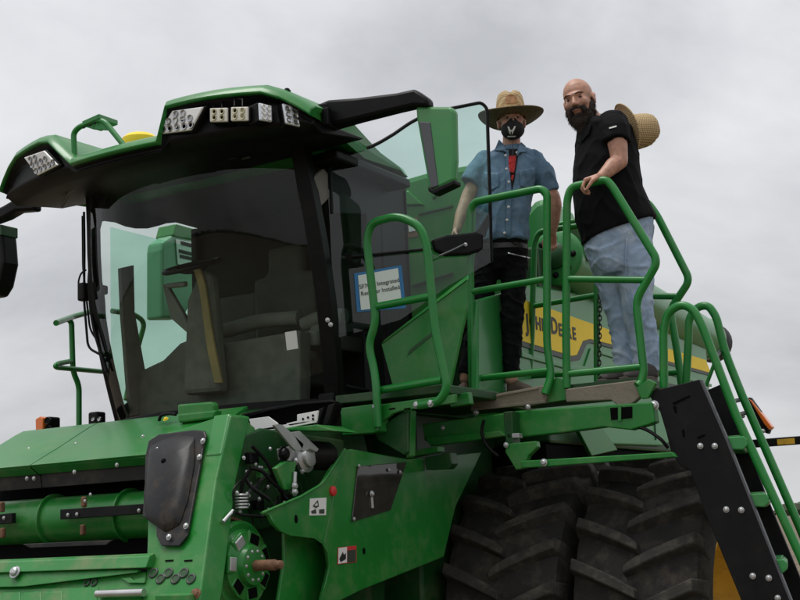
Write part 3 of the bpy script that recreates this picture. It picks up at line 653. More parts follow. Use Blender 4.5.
G().cyl(P(97, 424, y=6.1), P(97, 432, y=6.1), .018).out('lamp_foot', 'black', hl, smooth=True)
# ---------------------------------------------------------------- cab interior
def I(u, v, y): return P(u, v, y=y)
seat = solid('operator_seat', G().box((XC+.05, 6.84, 2.95), (.25, .07, .36)).box((XC+.05, 6.66, 2.62), (.26, .22, .08)).box((XC+.05, 6.84, 3.42), (.14, .05, .09)), .02, 'seat_fabric', CH, 14)
solid('armrest', G().box((XC+.42, 6.75, 2.80), (.09, .28, .05)).box((XC+.48, 6.62, 2.88), (.05, .1, .06)), .016, 'interior_grey', seat, 3)
solid('instructor_seat', G().box((XC-.42, 6.93, 2.95), (.2, .06, .3)).box((XC-.42, 6.8, 2.66), (.2, .2, .06)), .02, 'seat_fabric', CH, 14)
# dash shelf that rises behind the lower windshield
solid('dash_shelf', G().prism([I(138, 372, 6.35), I(163, 360, 6.35), I(180, 343, 6.35), I(188, 340, 6.35), I(215, 345, 6.35), I(300, 330, 6.35), I(300, 415, 6.35), I(134, 425, 6.35)], (0, .12, 0)), .009, 'trim', CH, 4)
for u0, v0, u1, v1 in ((225, 331, 300, 318), (304, 325, 345, 316)):
    G().tube([I(u0, v0, 6.55), I((u0+u1)/2, (v0+v1)/2-4, 6.55), I(u1, v1, 6.55)], .05, .1).out('console_roll', 'interior_grey', CH, smooth=True)
# steering column, wheel, monitor and strap
G().prism([I(182, 395, 6.22), I(186, 300, 6.22), I(200, 268, 6.22), I(210, 275, 6.22), I(215, 330, 6.22), I(220, 392, 6.22)], (0, .10, 0)).out('steering_column', 'trim', CH, .03)
wc = I(192, 266, 6.25); nrm = V((0, -.35, .94)).normalized()
sw = G().torus(wc, nrm, .185, .016, 32, 8).out('steering_wheel', 'black', CH, smooth=True)
G().tube([wc+X*.17, wc-Z*.05, wc-X*.17], .014, .08).out('spoke', 'black', sw, smooth=True)
G().prism([I(162, 284, 6.25), I(166, 284, 6.25), I(184, 315, 6.25), I(190, 330, 6.25), I(188, 334, 6.25), I(170, 318, 6.25)], (0, .04, 0)).out('armrest_monitor', 'interior_grey', CH, .008)
G().cyl(I(168, 286, 6.2), I(186, 284, 6.2), .018).out('turn_signal_stalk', 'interior_grey', CH, smooth=True)
G().prism([I(193, 268, 6.18), I(199, 267, 6.18), I(205, 285, 6.18), I(210, 320, 6.18), I(215, 350, 6.18), I(222, 383, 6.18), I(214, 383, 6.18), I(207, 350, 6.18), I(203, 320, 6.18), I(199, 290, 6.18)], (0, .02, 0)).out('strap', 'strap_yellow', CH, .004)
plate('cab_note', [ws(.80, .20)+V((0, -.012, 0)), ws(.87, .205)+V((0, -.012, 0)), ws(.87, .275)+V((0, -.012, 0)), ws(.80, .27)+V((0, -.012, 0))], (0, .002, 0), 'decal_white', CH, 0)
for k in range(4): box('console_slat', I(250, 352+14*k, 6.5), (.28, .02, .006), 'interior_grey', CH, .003)
# locker with a paper notice, standing on the far platform and seen through the right window
xl = CRR-.50
lk = plate('locker', [P(u, v, x=xl) for u, v in ((162, 250), (163, 242), (173, 235), (176, 224.5), (200, 229), (207, 236), (207, 272), (184, 318), (162, 318))], (-.16, 0, 0), 'locker_paint', CH, .02)
plate('locker_lid', [P(u, v, x=xl+.01) for u, v in ((173, 235), (176, 223.5), (203, 231), (204, 242), (176, 237))], (-.18, 0, 0), 'green', lk, .01)
plate('notice', [P(u, v, x=xl+.012) for u, v in ((176, 239), (203, 244), (205, 271), (178, 264))], (-.004, 0, 0), 'paper', lk, 0)
for k, (u, v) in enumerate(((189, 244), (187, 252), (188, 257))):
    G().bb(P(u-8, v, x=xl+.016)-V((.002, 0, .004)), P(u+8, v+1.6, x=xl+.016)+V((0, 0, .004))).out('notice_line', 'ink', lk)
# ---------------------------------------------------------------- feeder house
NF = V((0, 1, -.578)); CF = 3.7255
def F(u, v, off=0.): return P(u, v, n=NF, c=CF+off)
FXL, FXR = XC-1.02, -3.99          # right-hand and left-hand ends
fh = G().prism([V((FXR-.02, 5.45, 2.16)), V((FXR-.02, 6.3, 2.16)), V((FXR-.02, 6.5, 1.6)), V((FXR-.02, 6.4, .8)), V((FXR-.02, 4.75, .9)), V((FXR-.02, 5.05, 1.4)), V((FXR-.02, 5.25, 1.75))], (FXL-FXR, 0, 0)).out('feeder_house', 'green_dark', CH, .01)
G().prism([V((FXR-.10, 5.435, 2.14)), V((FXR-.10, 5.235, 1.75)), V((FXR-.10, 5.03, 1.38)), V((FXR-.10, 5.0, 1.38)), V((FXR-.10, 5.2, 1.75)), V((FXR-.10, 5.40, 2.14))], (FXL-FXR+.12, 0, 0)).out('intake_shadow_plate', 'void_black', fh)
# hood cover: folded sheets running across
def yz(u, v, y): p = P(u, v, y=y); return (p.y, p.z)
prof = [yz(150, 417, 5.52), yz(150, 421, 5.45), yz(146, 440.5, 5.19), yz(146, 454.5, 5.00), yz(146, 462.5, 5.055)]
xm = P(31, 470, y=5.01).x
xend = P(187, 440, y=5.02).x
for (xa, xb) in ((FXL, xm-.004), (xm+.004, xend)):
    pts = [V((xb, y, z)) for y, z in prof]+[V((xb, y+.012, z-.012)) for y, z in prof[::-1]]
    hc = G().prism(pts, (xa-xb, 0, 0)).out('hood_cover', 'green', fh, .006, True)
    fl = [V((xb, prof[4][0]+.02, prof[4][1]+.02)), V((xb, prof[4][0]+.035, prof[4][1]-.085)), V((xb, prof[4][0]+.05, prof[4][1]-.085)), V((xb, prof[4][0]+.035, prof[4][1]+.02))]
    G().prism(fl, (xa-xb, 0, 0)).out('rubber_flap', 'rubber_flap', fh, .002)
nU = V((0, -.5, .85)); nL = V((0, -.95, .3))
for (u, v, y) in ((29, 449, 5.255), (76, 444, 5.255), (143, 436.5, 5.255)): bolt(P(u, v, y=y-.005), nU, fh, .009)
for (u, v) in ((27, 478.5), (34, 478.5), (74.5, 472), (117, 465)): bolt(P(u, v, y=5.006), (0, -1, 0), fh, .009)
# drum with flanges, finger bars, clamps
dc_ = P(100, 517, y=5.06); dr = .125
drum = G().lathe([(dr, 0), (dr, -2.0)], (FXR-.06, dc_.y+.1, dc_.z), X, 40).out('feeder_drum', 'green', fh, smooth=True)
for u in (42, 118, -30):
    xx = P(u, 517, y=dc_.y+.1-dr*.8).x
    G().lathe([(dr, -.008), (dr+.020, -.006), (dr+.020, .006), (dr, .008)], (xx, dc_.y+.1, dc_.z), X, 40).out('drum_flange', 'green', drum, smooth=True)
for (u0, v0, u1, v1, w_) in ((60, 514.5, 147, 508.5, 5), (-8, 520, 12, 518, 5)):
    plate('finger_bar', [P(u0, v0-w_, y=4.985), P(u1, v1-w_, y=4.985), P(u1, v1+w_, y=4.985), P(u0, v0+w_, y=4.985)], (0, .03, 0), 'black_plate', fh, .003)
    for k, (u, v) in enumerate(((u0+8, v0+.5), (u0+17, v0-.2), (u1-8, v1+2)) if u0 > 0 else ((4, 518),)): bolt(P(u, v, y=4.98), (0, -1, 0), fh, .008)
for u, v in ((84, 502), (83, 530), (2, 507), (3, 533)):
    box('rusty_clamp', P(u, v, y=4.99), (.012, .015, .028), 'rust_worn', fh, .008)
bolt(P(90.5, 494.5, y=4.97), (0, -1, 0), fh, .007); bolt(P(85, 501, y=4.965), (0, -1, 0), fh, .007)
plate('strip_bar', [P(u, v, y=4.95) for u, v in ((22, 544), (112, 540), (106, 545), (30, 548))], (0, .02, 0), 'rubber_flap', fh, .003)
# left upright
up = [(150, 437), (181, 429), (226, 414), (231, 415.5), (216, 480), (201, 590), (192, 640), (126, 640), (146, 578)]
ur = plate('corner_upright', [F(u, v) for u, v in up], (0, .155, 0), 'green', fh, .008)
plate('upright_cap', [F(229.5, 413.5, -.006), P(243, 417, x=-3.955), P(256, 428, x=-3.955), P(252, 446, x=-3.955), P(236, 458, x=-3.955), F(221, 455, -.006)], (-.10, 0, 0), 'green_worn', fh, .010)
plate('cap_slot', [P(u, v, x=-3.948) for u, v in ((243, 436), (245.5, 433), (244.5, 442), (242, 445))], (-.004, 0, 0), 'void_black', fh, 0)
# bracket cap standing on the hood, small hose arch beside it
plate('hood_bracket', [P(u, v, y=5.35) for u, v in ((177, 404.5), (211, 401.5), (213.5, 404), (213, 416), (178, 421.5))], (0, .05, 0), 'green', fh, .012)
plate('hood_bracket_lip', [P(u, v, y=5.34) for u, v in ((177, 414), (216, 410), (213.5, 418.5), (178, 423))], (0, .06, 0), 'green', fh, .01)
tube('hose_arch', [P(159, 421, y=5.38), P(160.5, 415.5, y=5.38), P(168, 413.5, y=5.38), P(176, 414.5, y=5.38)], .009, 'black', fh, .03)
bolt(P(166, 419.5, y=5.36), (0, -.6, .8), fh, .012, 'yellow_decal', 'hose_clip')
# gearbox guard (dark moulded plastic)
base = [(150, 441), (160, 434.5), (195, 430), (206, 431), (208, 436), (205, 447), (203, 460), (189, 536), (181, 546), (163, 546), (158, 536), (158, 520), (144, 517), (146, 490), (147, 455)]
gd = plate('gearbox_guard', [F(u, v, -.012) for u, v in base], (0, -.014, .0), 'guard_plastic', fh, .006)
r0 = [(149, 446), (162, 439), (180, 433), (196, 436), (197, 460), (190, 500), (181, 526), (166, 534), (146, 520), (143, 495)]
r1 = [(150, 452), (163, 445), (178, 439), (190, 446), (188, 470), (183, 500), (176, 518), (164, 526), (147, 515), (145, 495)]
r2 = [(156, 466), (165, 459), (174, 452), (181, 462), (180, 480), (176, 500), (170, 511), (163, 516), (152, 508), (151, 490)]
G().loft([[F(u, v, -.022) for u, v in r0], [F(u, v, -.055) for u, v in r1], [F(u, v, -.075) for u, v in r2]]).out('guard_bulge', 'guard_plastic', gd, .012, True, 3)
for u, v in ((158, 449.5), (203, 441), (199.5, 457), (186, 526), (169, 537)): bolt(F(u, v, -.04), (0, -1, .3), gd, .011, 'zinc')
G().sph(F(164, 462, -.068), (.018, .012, .018), 10).out('guard_hole', 'void_black', gd, smooth='full')
# oval slots low on the upright
for u, v in ((153.5, 573), (160.5, 579), (168.5, 573), (175.5, 579), (184, 573), (191, 579)):
    G().torus(F(u, v, -.002), (0, -1, .55), .021, .0065, 16, 6).out('slot_ring', 'decal_grey', ur, smooth='full')
    G().lathe([(.018, 0), (.018, .004)], F(u, v, -.001), (0, -1, .55), 14).out('slot_hole', 'green_dark', ur)
for u in (169, 188): plate('upright_slit', [F(u-4, 560, -.004), F(u+4, 559.5, -.004), F(u+4, 561, -.004), F(u-4, 561.5, -.004)], (0, .004, 0), 'void_black', ur, 0)
# lower cross beams
def Fx(u, v, off): p = F(u, v, off); return (p.y, p.z)
pr = [Fx(150, 553, -.02), Fx(150, 556, -.05), Fx(150, 567.5, -.05), Fx(150, 568.5, .05)]
xe = F(151, 560, -.03).x
G().prism([V((xe, *q)) for q in pr], (FXL-xe, 0, 0)).out('cross_beam', 'green_worn', fh, .005)
wd = [F(138, 569.5, -.03), F(137, 572, -.03)]
pw0 = F(0, 570, -.03); pw1 = F(20, 587, -.03)
plate('wedge_plate', [V((FXL, pw0.y, pw0.z)), F(138, 569.5, -.03), F(137, 572.5, -.03), F(24, 586.5, -.03), F(10, 587, -.03), V((FXL, F(0, 585, -.03).y, F(0, 585, -.03).z))], (0, .03, 0), 'green', fh, .004)
bolt(F(15.5, 572.5, -.05), (0, -1, .5), fh, .024)
plate('skid_plate', [V((FXL, F(0, 577, .0).y, F(0, 577, .0).z)), F(146, 572, .0), F(142, 640, .0), V((FXL, F(0, 645, .0).y, F(0, 645, .0).z))], (0, .03, 0), 'green', fh, .004)
for k in range(3):
    plate('latch_box', [F(2+21*k, 592, -.012), F(20+21*k, 591, -.012), F(20+21*k, 612, -.012), F(2+21*k, 613, -.012)], (0, .02, 0), 'green_worn', fh, .006)
plate('latch_plate', [F(-8, 589, -.006), F(98, 587, -.006), F(94, 620, -.006), F(-8, 622, -.006)], (0, .015, 0), 'green_worn', fh, .004)
for u in (87, 94): G().torus(F(u, 582.5, -.004), (0, -1, .55), .016, .005, 14, 6).out('slot_ring', 'decal_grey', fh, smooth='full')
G().cyl(F(97, 594, -.03), F(144, 592.5, -.03), .018, seg=14).out('latch_rod', 'steel', fh, smooth=True)
plate('latch_hook', [F(u, v, -.015) for u, v in ((121, 578), (130, 577.5), (133, 580), (139, 578), (145, 577), (144, 583), (128, 583))], (0, .02, 0), 'green', fh, .003)
bolt(F(196, 594, -.03), (0, -1, .5), fh, .02, 'rust_worn'); box('hinge_block', F(176, 600, -.04), (.10, .03, .028), 'green_worn', fh, .008)
# ---------------------------------------------------------------- green base shelf under the windshield
sh = []
for i in range(13):
    s = -1.05+2.15*i/12; p = ws(max(-1, min(1, s)), 0); p.x = XC+.80*s
    sh.append((p+V((0, -.015, -.03)), V((p.x, min(p.y-.05, 5.55+.25*max(0, s)), 2.215-.02*max(0, s)))))
rows = [[a for a, b in sh], [a*.5+b*.5+V((0, 0, .02)) for a, b in sh], [b for a, b in sh], [b+V((0, .02, -.06)) for a, b in sh]]
G().grid(rows).out('cab_base_shelf', 'green', CH, .0, True).modifiers.new('s', 'SOLIDIFY').thickness = .012
# ---------------------------------------------------------------- header drive on the left of the feeder house
hx = -3.86; hc_ = P(243, 566, x=hx)
hub = G().lathe([(.10, -.10), (.205, -.10), (.215, -.07), (.215, -.015), (.20, .0), (.175, .0), (.165, .012), (.16, .03), (.10, .045), (.09, .07), (.055, .075)], hc_, X, 44).out('drive_hub', 'green', CH, smooth=True)
for k in range(7):
    a = 2*math.pi*k/7+.35; cc = hc_+X*.030+V((0, math.cos(a), math.sin(a)))*.128; t = V((0, -math.sin(a), math.cos(a))); rr_ = V((0, math.cos(a), math.sin(a)))
    G().box(cc, (.012, .046, .036), (X, t, rr_)).out('hub_window_frame', 'green', hub, .010)
    G().box(cc+X*.006, (.010, .034, .026), (X, t, rr_)).out('hub_window', 'zinc' if k in (2, 3) else 'void_black', hub, .006)
for k in range(10):
    a = 2*math.pi*k/10; bolt(hc_+X*.072+V((0, math.cos(a), math.sin(a)))*.068, X, hub, .007)
G().lathe([(.026, .05), (.026, .19), (.020, .195), (.020, .225), (.014, .228)], hc_, X, 18).out('drive_shaft', 'rust_worn', hub, smooth=True)
for k in range(14):
    a = math.pi*.62+k*.062; bolt(hc_+X*.002+V((0, -math.sin(a-1.2), math.cos(a-1.2)))*.192, X, hub, .0035, 'void_black', 'rim_hole')
G().lathe([(.235, -.12), (.235, -.07), (.222, -.07), (.222, -.12)], hc_, X, 44).out('drive_belt_cover', 'rust_worn', CH, smooth=True)
# side shields
SX = -3.72
def S_(u, v, off=0.): return P(u, v, x=SX+off)
s1 = [(262, 513), (300, 497), (322, 484), (330, 470), (345, 449), (352, 450), (336, 482), (324, 543), (316, 538), (290, 535.5), (280, 531), (273, 524), (269, 516)]
shield = plate('drive_shield', [S_(u, v) for u, v in s1], (-.02, 0, 0), 'green', CH, .006)
# the flange round the lower cut-out and the curved recess behind it
cut = [(269, 515.5), (273, 524), (280, 531.5), (290, 536), (314, 538.5), (322, 544), (327, 553), (328.5, 566), (325, 582), (316, 610)]
g = G(); g.grid([[S_(u, v, .012) for u, v in cut], [S_(u, v, -.03) for u, v in cut], [S_(u+1, v+2, -.10)+V((0, .02, 0)) for u, v in cut]])
fo = g.out('shield_flange', 'green', shield, smooth=True); fo.modifiers.new('s', 'SOLIDIFY').thickness = .008
inner = [(284, 532), (314, 538), (328, 555), (328, 570), (318, 612), (276, 612), (284, 560)]
plate('recess_panel', [S_(u, v, -.11) for u, v in inner], (-.02, 0, 0), 'green', CH, .01)
tube('shield_edge', [S_(262, 513, .006), S_(300, 497, .006), S_(322, 484, .006), S_(331, 470, .006), S_(345, 449, .006)], .007, 'green', shield, .04, 8)
s2 = [(336, 482), (352, 450), (348, 448), (362, 451), (409, 460), (450, 470), (452, 600), (445, 555), (362, 590), (318, 612), (326, 580), (329, 566), (327, 552), (324, 543)]
s2 = [(336, 482), (351, 449), (409, 459), (482, 452), (474, 469), (456, 506), (444, 557), (362, 590), (318, 612), (326, 580), (329, 566), (327, 552), (324, 543)]
rs = plate('side_shield', [S_(u, v, -.028) for u, v in s2], (-.02, 0, 0), 'green', CH, .006)
plate('inspection_window', [S_(u, v, -.018) for u, v in ((358, 466), (407, 462), (391, 510), (352, 522))], (-.008, 0, 0), 'poly_window', rs, .003)
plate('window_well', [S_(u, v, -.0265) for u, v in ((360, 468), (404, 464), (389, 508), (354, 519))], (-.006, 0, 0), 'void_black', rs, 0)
for u, v in ((359, 466), (400, 472), (354, 519), (389, 470)): bolt(S_(u, v, -.012), X, rs, .008)
G().cyl(S_(371.5, 494, -.014), S_(372.5, 508, -.014), .008, seg=8).out('latch_pin', 'zinc', rs, smooth=True); bolt(S_(371.5, 494, -.010), X, rs, .014)
G().lathe([(.026, 0), (.026, .012), (.018, .018)], S_(332, 491, .0), X, 16).out('red_button', 'decal_red', shield, smooth=True)
G().sph(S_(296, 519, .0), (.006, .014, .022), 10).out('shield_hole', 'void_black', shield, smooth='full')
G().sph(S_(364, 551, -.026), (.006, .012, .018), 10).out('shield_hole', 'void_black', rs, smooth='full')
k1 = plate('safety_sticker', [S_(u, v, .003) for u, v in ((310, 498.5), (326.5, 497.5), (326, 515), (309.5, 515.5))], (-.002, 0, 0), 'decal_white', shield, 0)
for q in (((313, 506), (318, 500), (319, 506.5), (316, 508)), ((311.5, 511), (316, 509), (316.5, 513.5), (312, 513.5)), ((319.5, 509.5), (324.5, 509), (324.5, 513.5), (319.5, 513.5))):
    plate('pictogram', [S_(u, v, .006) for u, v in q], (-.002, 0, 0), 'decal_grey', shield, 0)
plate('pictogram', [S_(u, v, .0065) for u, v in ((314.5, 505.5), (317.2, 502.5), (317.8, 505.8))], (-.002, 0, 0), 'decal_white', shield, 0)
plate('danger_sticker', [S_(u, v, -.024) for u, v in ((338, 547.5), (356.5, 545.5), (356.5, 562), (337.5, 564.5))], (-.002, 0, 0), 'decal_red', rs, 0)
plate('pictogram', [S_(u, v, -.0215) for u, v in ((338.6, 548), (347, 547), (347, 562.5), (338.4, 563.8))], (-.002, 0, 0), 'decal_white', rs, 0)
plate('pictogram', [S_(u, v, -.0195) for u, v in ((339.5, 559), (343, 552), (344, 555), (346, 553), (346, 559), (341, 562))], (-.002, 0, 0), 'decal_black', rs, 0)
plate('pictogram', [S_(u, v, -.0215) for u, v in ((347.6, 550.5), (356, 549.5), (356, 561.5), (347.6, 562.5))], (-.002, 0, 0), 'decal_grey', rs, 0)
# mechanism between feeder house and shield: cavity plate, hoses, silver bracket, motor
mp_ = plate('drive_bay_plate', [P(u, v, x=-3.95) for u, v in ((232, 440), (262, 428), (345, 440), (340, 490), (300, 520), (262, 530), (225, 520))], (-.03, 0, 0), 'green_dark', CH, .01)
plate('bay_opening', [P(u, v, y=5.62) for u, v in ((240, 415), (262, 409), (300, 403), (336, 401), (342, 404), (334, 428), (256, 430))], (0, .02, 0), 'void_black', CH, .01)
plate('bay_rim', [P(u, v, y=5.58) for u, v in ((240, 414.5), (268, 407.5), (300, 402), (331, 399.5), (334, 402.5), (300, 405.5), (270, 411), (250, 417))], (0, .03, 0), 'black', CH, .006)
plate('bay_strut', [P(u, v, y=5.54) for u, v in ((318, 409), (324, 407), (318, 426), (312, 428))], (0, .03, 0), 'black', CH, .005)
plate('bay_strut', [P(u, v, y=5.54) for u, v in ((328, 405), (335, 403), (328, 424), (322, 427))], (0, .03, 0), 'black', CH, .005)
for q in (((249, 419), (268, 416.5), (277, 423), (279, 429), (252, 431)), ((297, 414.5), (318, 410.5), (316.5, 421), (290, 426), (286, 423.5), (297, 421)), ((258, 429), (288, 424), (316, 419.5), (316, 422.5), (290, 427.5), (260, 432))):
    plate('mount_plate', [P(u, v, y=5.42) for u, v in q], (0, .012, 0), 'decal_white', CH, .002)
for u, v in ((303, 419), (308, 417.5), (313, 415.5), (313, 419)): bolt(P(u, v, y=5.418), (0, -1, 0), CH, .005, 'void_black', 'plate_hole')
plate('bay_shelf', [P(u, v, y=5.40) for u, v in ((284, 428), (317, 424.5), (336, 431), (320, 431), (288, 430.5))], (0, .22, 0), 'green', CH, .005)
plate('lock_lever', [P(u, v, x=-3.74) for u, v in ((274, 425), (278, 424), (283, 425), (304, 444), (302, 450), (296, 451), (291, 446))], (-.014, 0, 0), 'zinc', CH, .002)
plate('lock_lever', [P(u, v, x=-3.74) for u, v in ((292, 432), (300, 431), (319, 449), (317, 452), (310, 449), (304, 452), (301, 449))], (-.014, 0, 0), 'zinc', CH, .002)
G().lathe([(.075, -.02), (.078, 0), (.055, .008), (.05, .025), (.03, .03)], P(307, 457, x=-3.79), X, 24).out('lock_cam', 'zinc', CH, smooth=True)
plate('cam_plate', [P(u, v, x=-3.81) for u, v in ((278, 449), (295, 445), (312, 458), (309, 472), (302, 473), (296, 462), (280, 460))], (-.012, 0, 0), 'zinc', CH, .004)
for u, v, r in ((283, 454, .03), (302, 471, .012), (296, 461, .014)): bolt(P(u, v, x=-3.80), X, CH, r, 'black' if r > .02 else 'zinc')
plate('cam_bracket', [P(u, v, x=-3.775) for u, v in ((276, 468), (286, 461), (297, 462), (292, 490), (285, 490))], (-.03, 0, 0), 'green', CH, .006)
mo = P(322, 456, x=-3.79)
G().lathe([(.03, -.13), (.068, -.125), (.075, -.10), (.075, .02), (.066, .04), (.03, .045)], mo+V((0, .02, 0)), V((.35, .9, -.05)), 24).out('lock_motor', 'black', CH, smooth=True)
G().cyl(P(295, 472, x=-3.765), P(294, 494, x=-3.765), .011, seg=10).out('adjuster_rod', 'zinc', CH, smooth=True)
for v in (486, 492): bolt(P(294.3, v, x=-3.755), X, CH, .016)
for pts in (((252, 446), (268, 462), (280, 490), (288, 500)), ((250, 468), (262, 470), (272, 482), (284, 492)), ((246, 478), (250, 486), (258, 492), (270, 500)), ((240, 500), (243, 480), (250, 470))):
    G().tube([P(u, v, x=-3.88+.03*i) for i, (u, v) in enumerate(pts)], .010, .08, 8).out('hydraulic_hose', 'black', CH, smooth=True)
rnd = random.Random(5)
for k in range(13):   # cable and hose clutter in the drive bay
    u, v = rnd.uniform(243, 290), rnd.uniform(442, 500); pts = []; x_ = -3.92+rnd.uniform(0, .06); du, dv = rnd.uniform(-9, 14), rnd.uniform(8, 18)
    for i in range(4): pts.append(P(u, v, x=x_)); u += du+rnd.uniform(-5, 5); v += dv*.6+rnd.uniform(-4, 4); du *= .7
    G().tube(pts, rnd.choice((.005, .006, .008)), .07, 6).out('cable', rnd.choice(('black', 'black', 'rubber_flap', 'green_dark')), CH, smooth=True)
for u, v, a in ((262, 474, .03), (252, 458, .035), (275, 478, .025), (258, 505, .03), (286, 497, .02)):
    box('valve_block', P(u, v, x=-3.91), (.02, a, a*.8), rnd.choice(('green', 'green_dark', 'black')), CH, .006)
for k in range(16): bolt(P(rnd.uniform(240, 292), rnd.uniform(444, 512), x=-3.895), (1, -.2, .2), CH, rnd.uniform(.005, .009))
for k in range(5): G().torus(P(242, 495+3.2*k, x=-3.86), Z, .028, .006, 16, 6).out('spring_coil', 'zinc', CH, smooth='full')
for u, v in ((237, 493), (247, 494), (259, 499), (268, 487), (277, 487), (270, 449), (240, 512), (229, 514)): bolt(P(u, v, x=-3.87), X, CH, .009)
G().cyl(P(223, 522, x=-3.84), P(233, 511, x=-3.84), .010, seg=10).out('adjuster_rod', 'zinc', CH, smooth=True)
G().tube([P(234, 512, x=-3.80), P(240, 515, x=-3.80), P(262, 516.5, x=-3.80), P(268, 516, x=-3.76)], .008, .04, 8).out('belt_guide', 'black', CH, smooth=True)
# ---------------------------------------------------------------- access platform
FZ = 2.378; GY = 6.76
pf = G().prism([V((CL+.02, 6.1, FZ-.05)), V((-3.36, 6.1, FZ-.05)), V((-3.36, GY+.02, FZ-.05)), V((-2.47, GY+.02, FZ-.05)), V((-2.47, 7.5, FZ-.05)), V((CL+.02, 7.5, FZ-.05))], (0, 0, .05)).out('platform_deck', 'green_dark', CH, .006)
# front beam with slots
fb = [(378, 404), (380, 402.5), (446, 394), (447, 401), (408, 411), (390, 413), (378, 425)]
plate('platform_beam', [P(u, v, y=6.02) for u, v in ((379, 404.5), (455, 394), (455, 403), (400, 411), (392, 414), (379, 424))], (0, .03, 0), 'green', CH, .005)
plate('beam_end_box', [P(u, v, y=5.97) for u, v in ((340, 408), (376, 403.5), (378, 431), (373, 433), (342, 435.5))], (0, .12, 0), 'green', CH, .006)
plate('beam_foot', [P(u, v, y=6.06) for u, v in ((374, 432), (402, 412), (408, 412), (408, 452), (404, 455), (378, 440))], (0, .02, 0), 'green_dark', CH, .005)
plate('beam_post', [P(u, v, y=6.10) for u, v in ((404, 411), (411, 410), (410, 456), (406, 458))], (0, .06, 0), 'green', CH, .005)
for u in (392, 407): plate('beam_slot', [P(u-3, 408.5, y=6.017), P(u+3, 407.5, y=6.017), P(u+3, 409, y=6.017), P(u-3, 410, y=6.017)], (0, .002, 0), 'void_black', CH, 0)
for u, v, y in ((375.5, 406.5, 5.965), (377, 421, 5.965), (416.5, 405, 6.0), (430.5, 403.5, 6.0)): bolt(P(u, v, y=y), (0, -1, 0), CH, .015)
plate('deck_edge', [P(u, v, y=6.3) for u, v in ((448, 396), (468, 392), (470, 404), (450, 407))], (0, .05, 0), 'green', CH, .005)
# toe boards
t1 = plate('toe_board', [P(u, v, y=GY-.02) for u, v in ((470.5, 398.5), (541, 385.5), (549, 386), (545, 403), (530, 406), (471, 409.5))], (0, .05, 0), 'toe_board', CH, .006)
plate('toe_board_rib', [P(u, v, y=GY-.026) for u, v in ((474, 399.5), (538, 387.5), (538, 389.2), (474, 401.2))], (0, .02, 0), 'toe_board', t1, .002)
plate('toe_board_rib', [P(u, v, y=GY-.026) for u, v in ((471, 408), (545, 400), (545, 403), (471, 411))], (0, .02, 0), 'toe_board', t1, .002)
plate('toe_board', [P(u, v, y=GY-.02) for u, v in ((565, 389), (636, 380), (641, 385), (641, 396), (634, 402), (627, 407), (619, 407), (611, 400), (566, 402))], (0, .05, 0), 'toe_board', CH, .006)
plate('gate_plate', [P(u, v, y=GY+.01) for u, v in ((540, 394), (556, 377), (566, 380), (566, 400), (546, 403))], (0, .02, 0), 'green', CH, .004)
bolt(P(476, 412.5, y=GY-.04), (0, -1, 0), CH, .014); 
# beams below the deck
plate('support_beam', [P(u, v, y=6.66) for u, v in ((422, 424), (512, 412), (512, 435), (424, 441))], (0, .08, 0), 'green', CH, .008)
plate('support_beam', [P(u, v, y=6.62) for u, v in ((424, 437), (500, 431), (505, 436), (430, 446))], (0, .06, 0), 'green', CH, .006)
plate('support_beam', [P(u, v, y=6.70) for u, v in ((514, 411), (652, 402), (655, 422), (648, 425), (630, 430), (604, 427), (560, 433), (516, 438))], (0, .08, 0), 'green', CH, .008)
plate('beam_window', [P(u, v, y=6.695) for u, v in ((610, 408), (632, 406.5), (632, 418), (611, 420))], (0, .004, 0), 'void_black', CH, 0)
plate('beam_window_post', [P(u, v, y=6.69) for u, v in ((618, 406), (621, 406), (621, 421), (618, 421))], (0, .008, 0), 'green', CH, 0)
plate('bracket_plate', [P(u, v, y=6.58) for u, v in ((503, 412), (512, 411), (513, 446), (506, 448))], (0, .10, 0), 'green_dark', CH, .005)
plate('latch_block', [P(u, v, y=6.58) for u, v in ((507, 433.5), (519, 433), (519, 438), (507, 438))], (0, .05, 0), 'zinc', CH, .004)
plate('bracket_plate', [P(u, v, y=6.56) for u, v in ((506, 444), (536, 441), (537, 447), (528, 456), (524, 468), (516, 470), (505, 452))], (0, .05, 0), 'green', CH, .005)
plate('bracket_plate', [P(u, v, y=6.5) for u, v in ((409, 451), (438, 446), (438, 452), (411, 457))], (0, .08, 0), 'green', CH, .005)
plate('sensor_block', [P(u, v, y=6.5) for u, v in ((424, 458), (450, 452), (452, 464), (448, 469), (426, 470))], (0, .08, 0), 'green_dark', CH, .006)
for u, v, y in ((443, 428, 6.655), (506, 445, 6.55), (410, 451, 6.49), (528, 407, 6.7)): bolt(P(u, v, y=y), (0, -1, 0), CH, .012)
G().tube([P(484, 420, y=6.6), P(481, 432, y=6.6), P(486, 446, y=6.58), P(498, 456, y=6.6)], .010, .08, 8).out('hydraulic_hose', 'black', CH, smooth=True)
G().tube([P(636, 426, y=6.72), P(648, 430, y=6.7), P(662, 440, y=6.68), P(668, 448, y=6.7)], .010, .08, 8).out('hydraulic_hose', 'black', CH, smooth=True)
tb = plate('swing_bar', [P(u, v, y=6.50) for u, v in ((520, 461), (672, 452), (676, 457), (540, 467), (522, 468))], (0, .04, 0), 'green', CH, .005)
bolt(P(544, 462.5, y=6.49), (0, -1, 0), tb, .016)
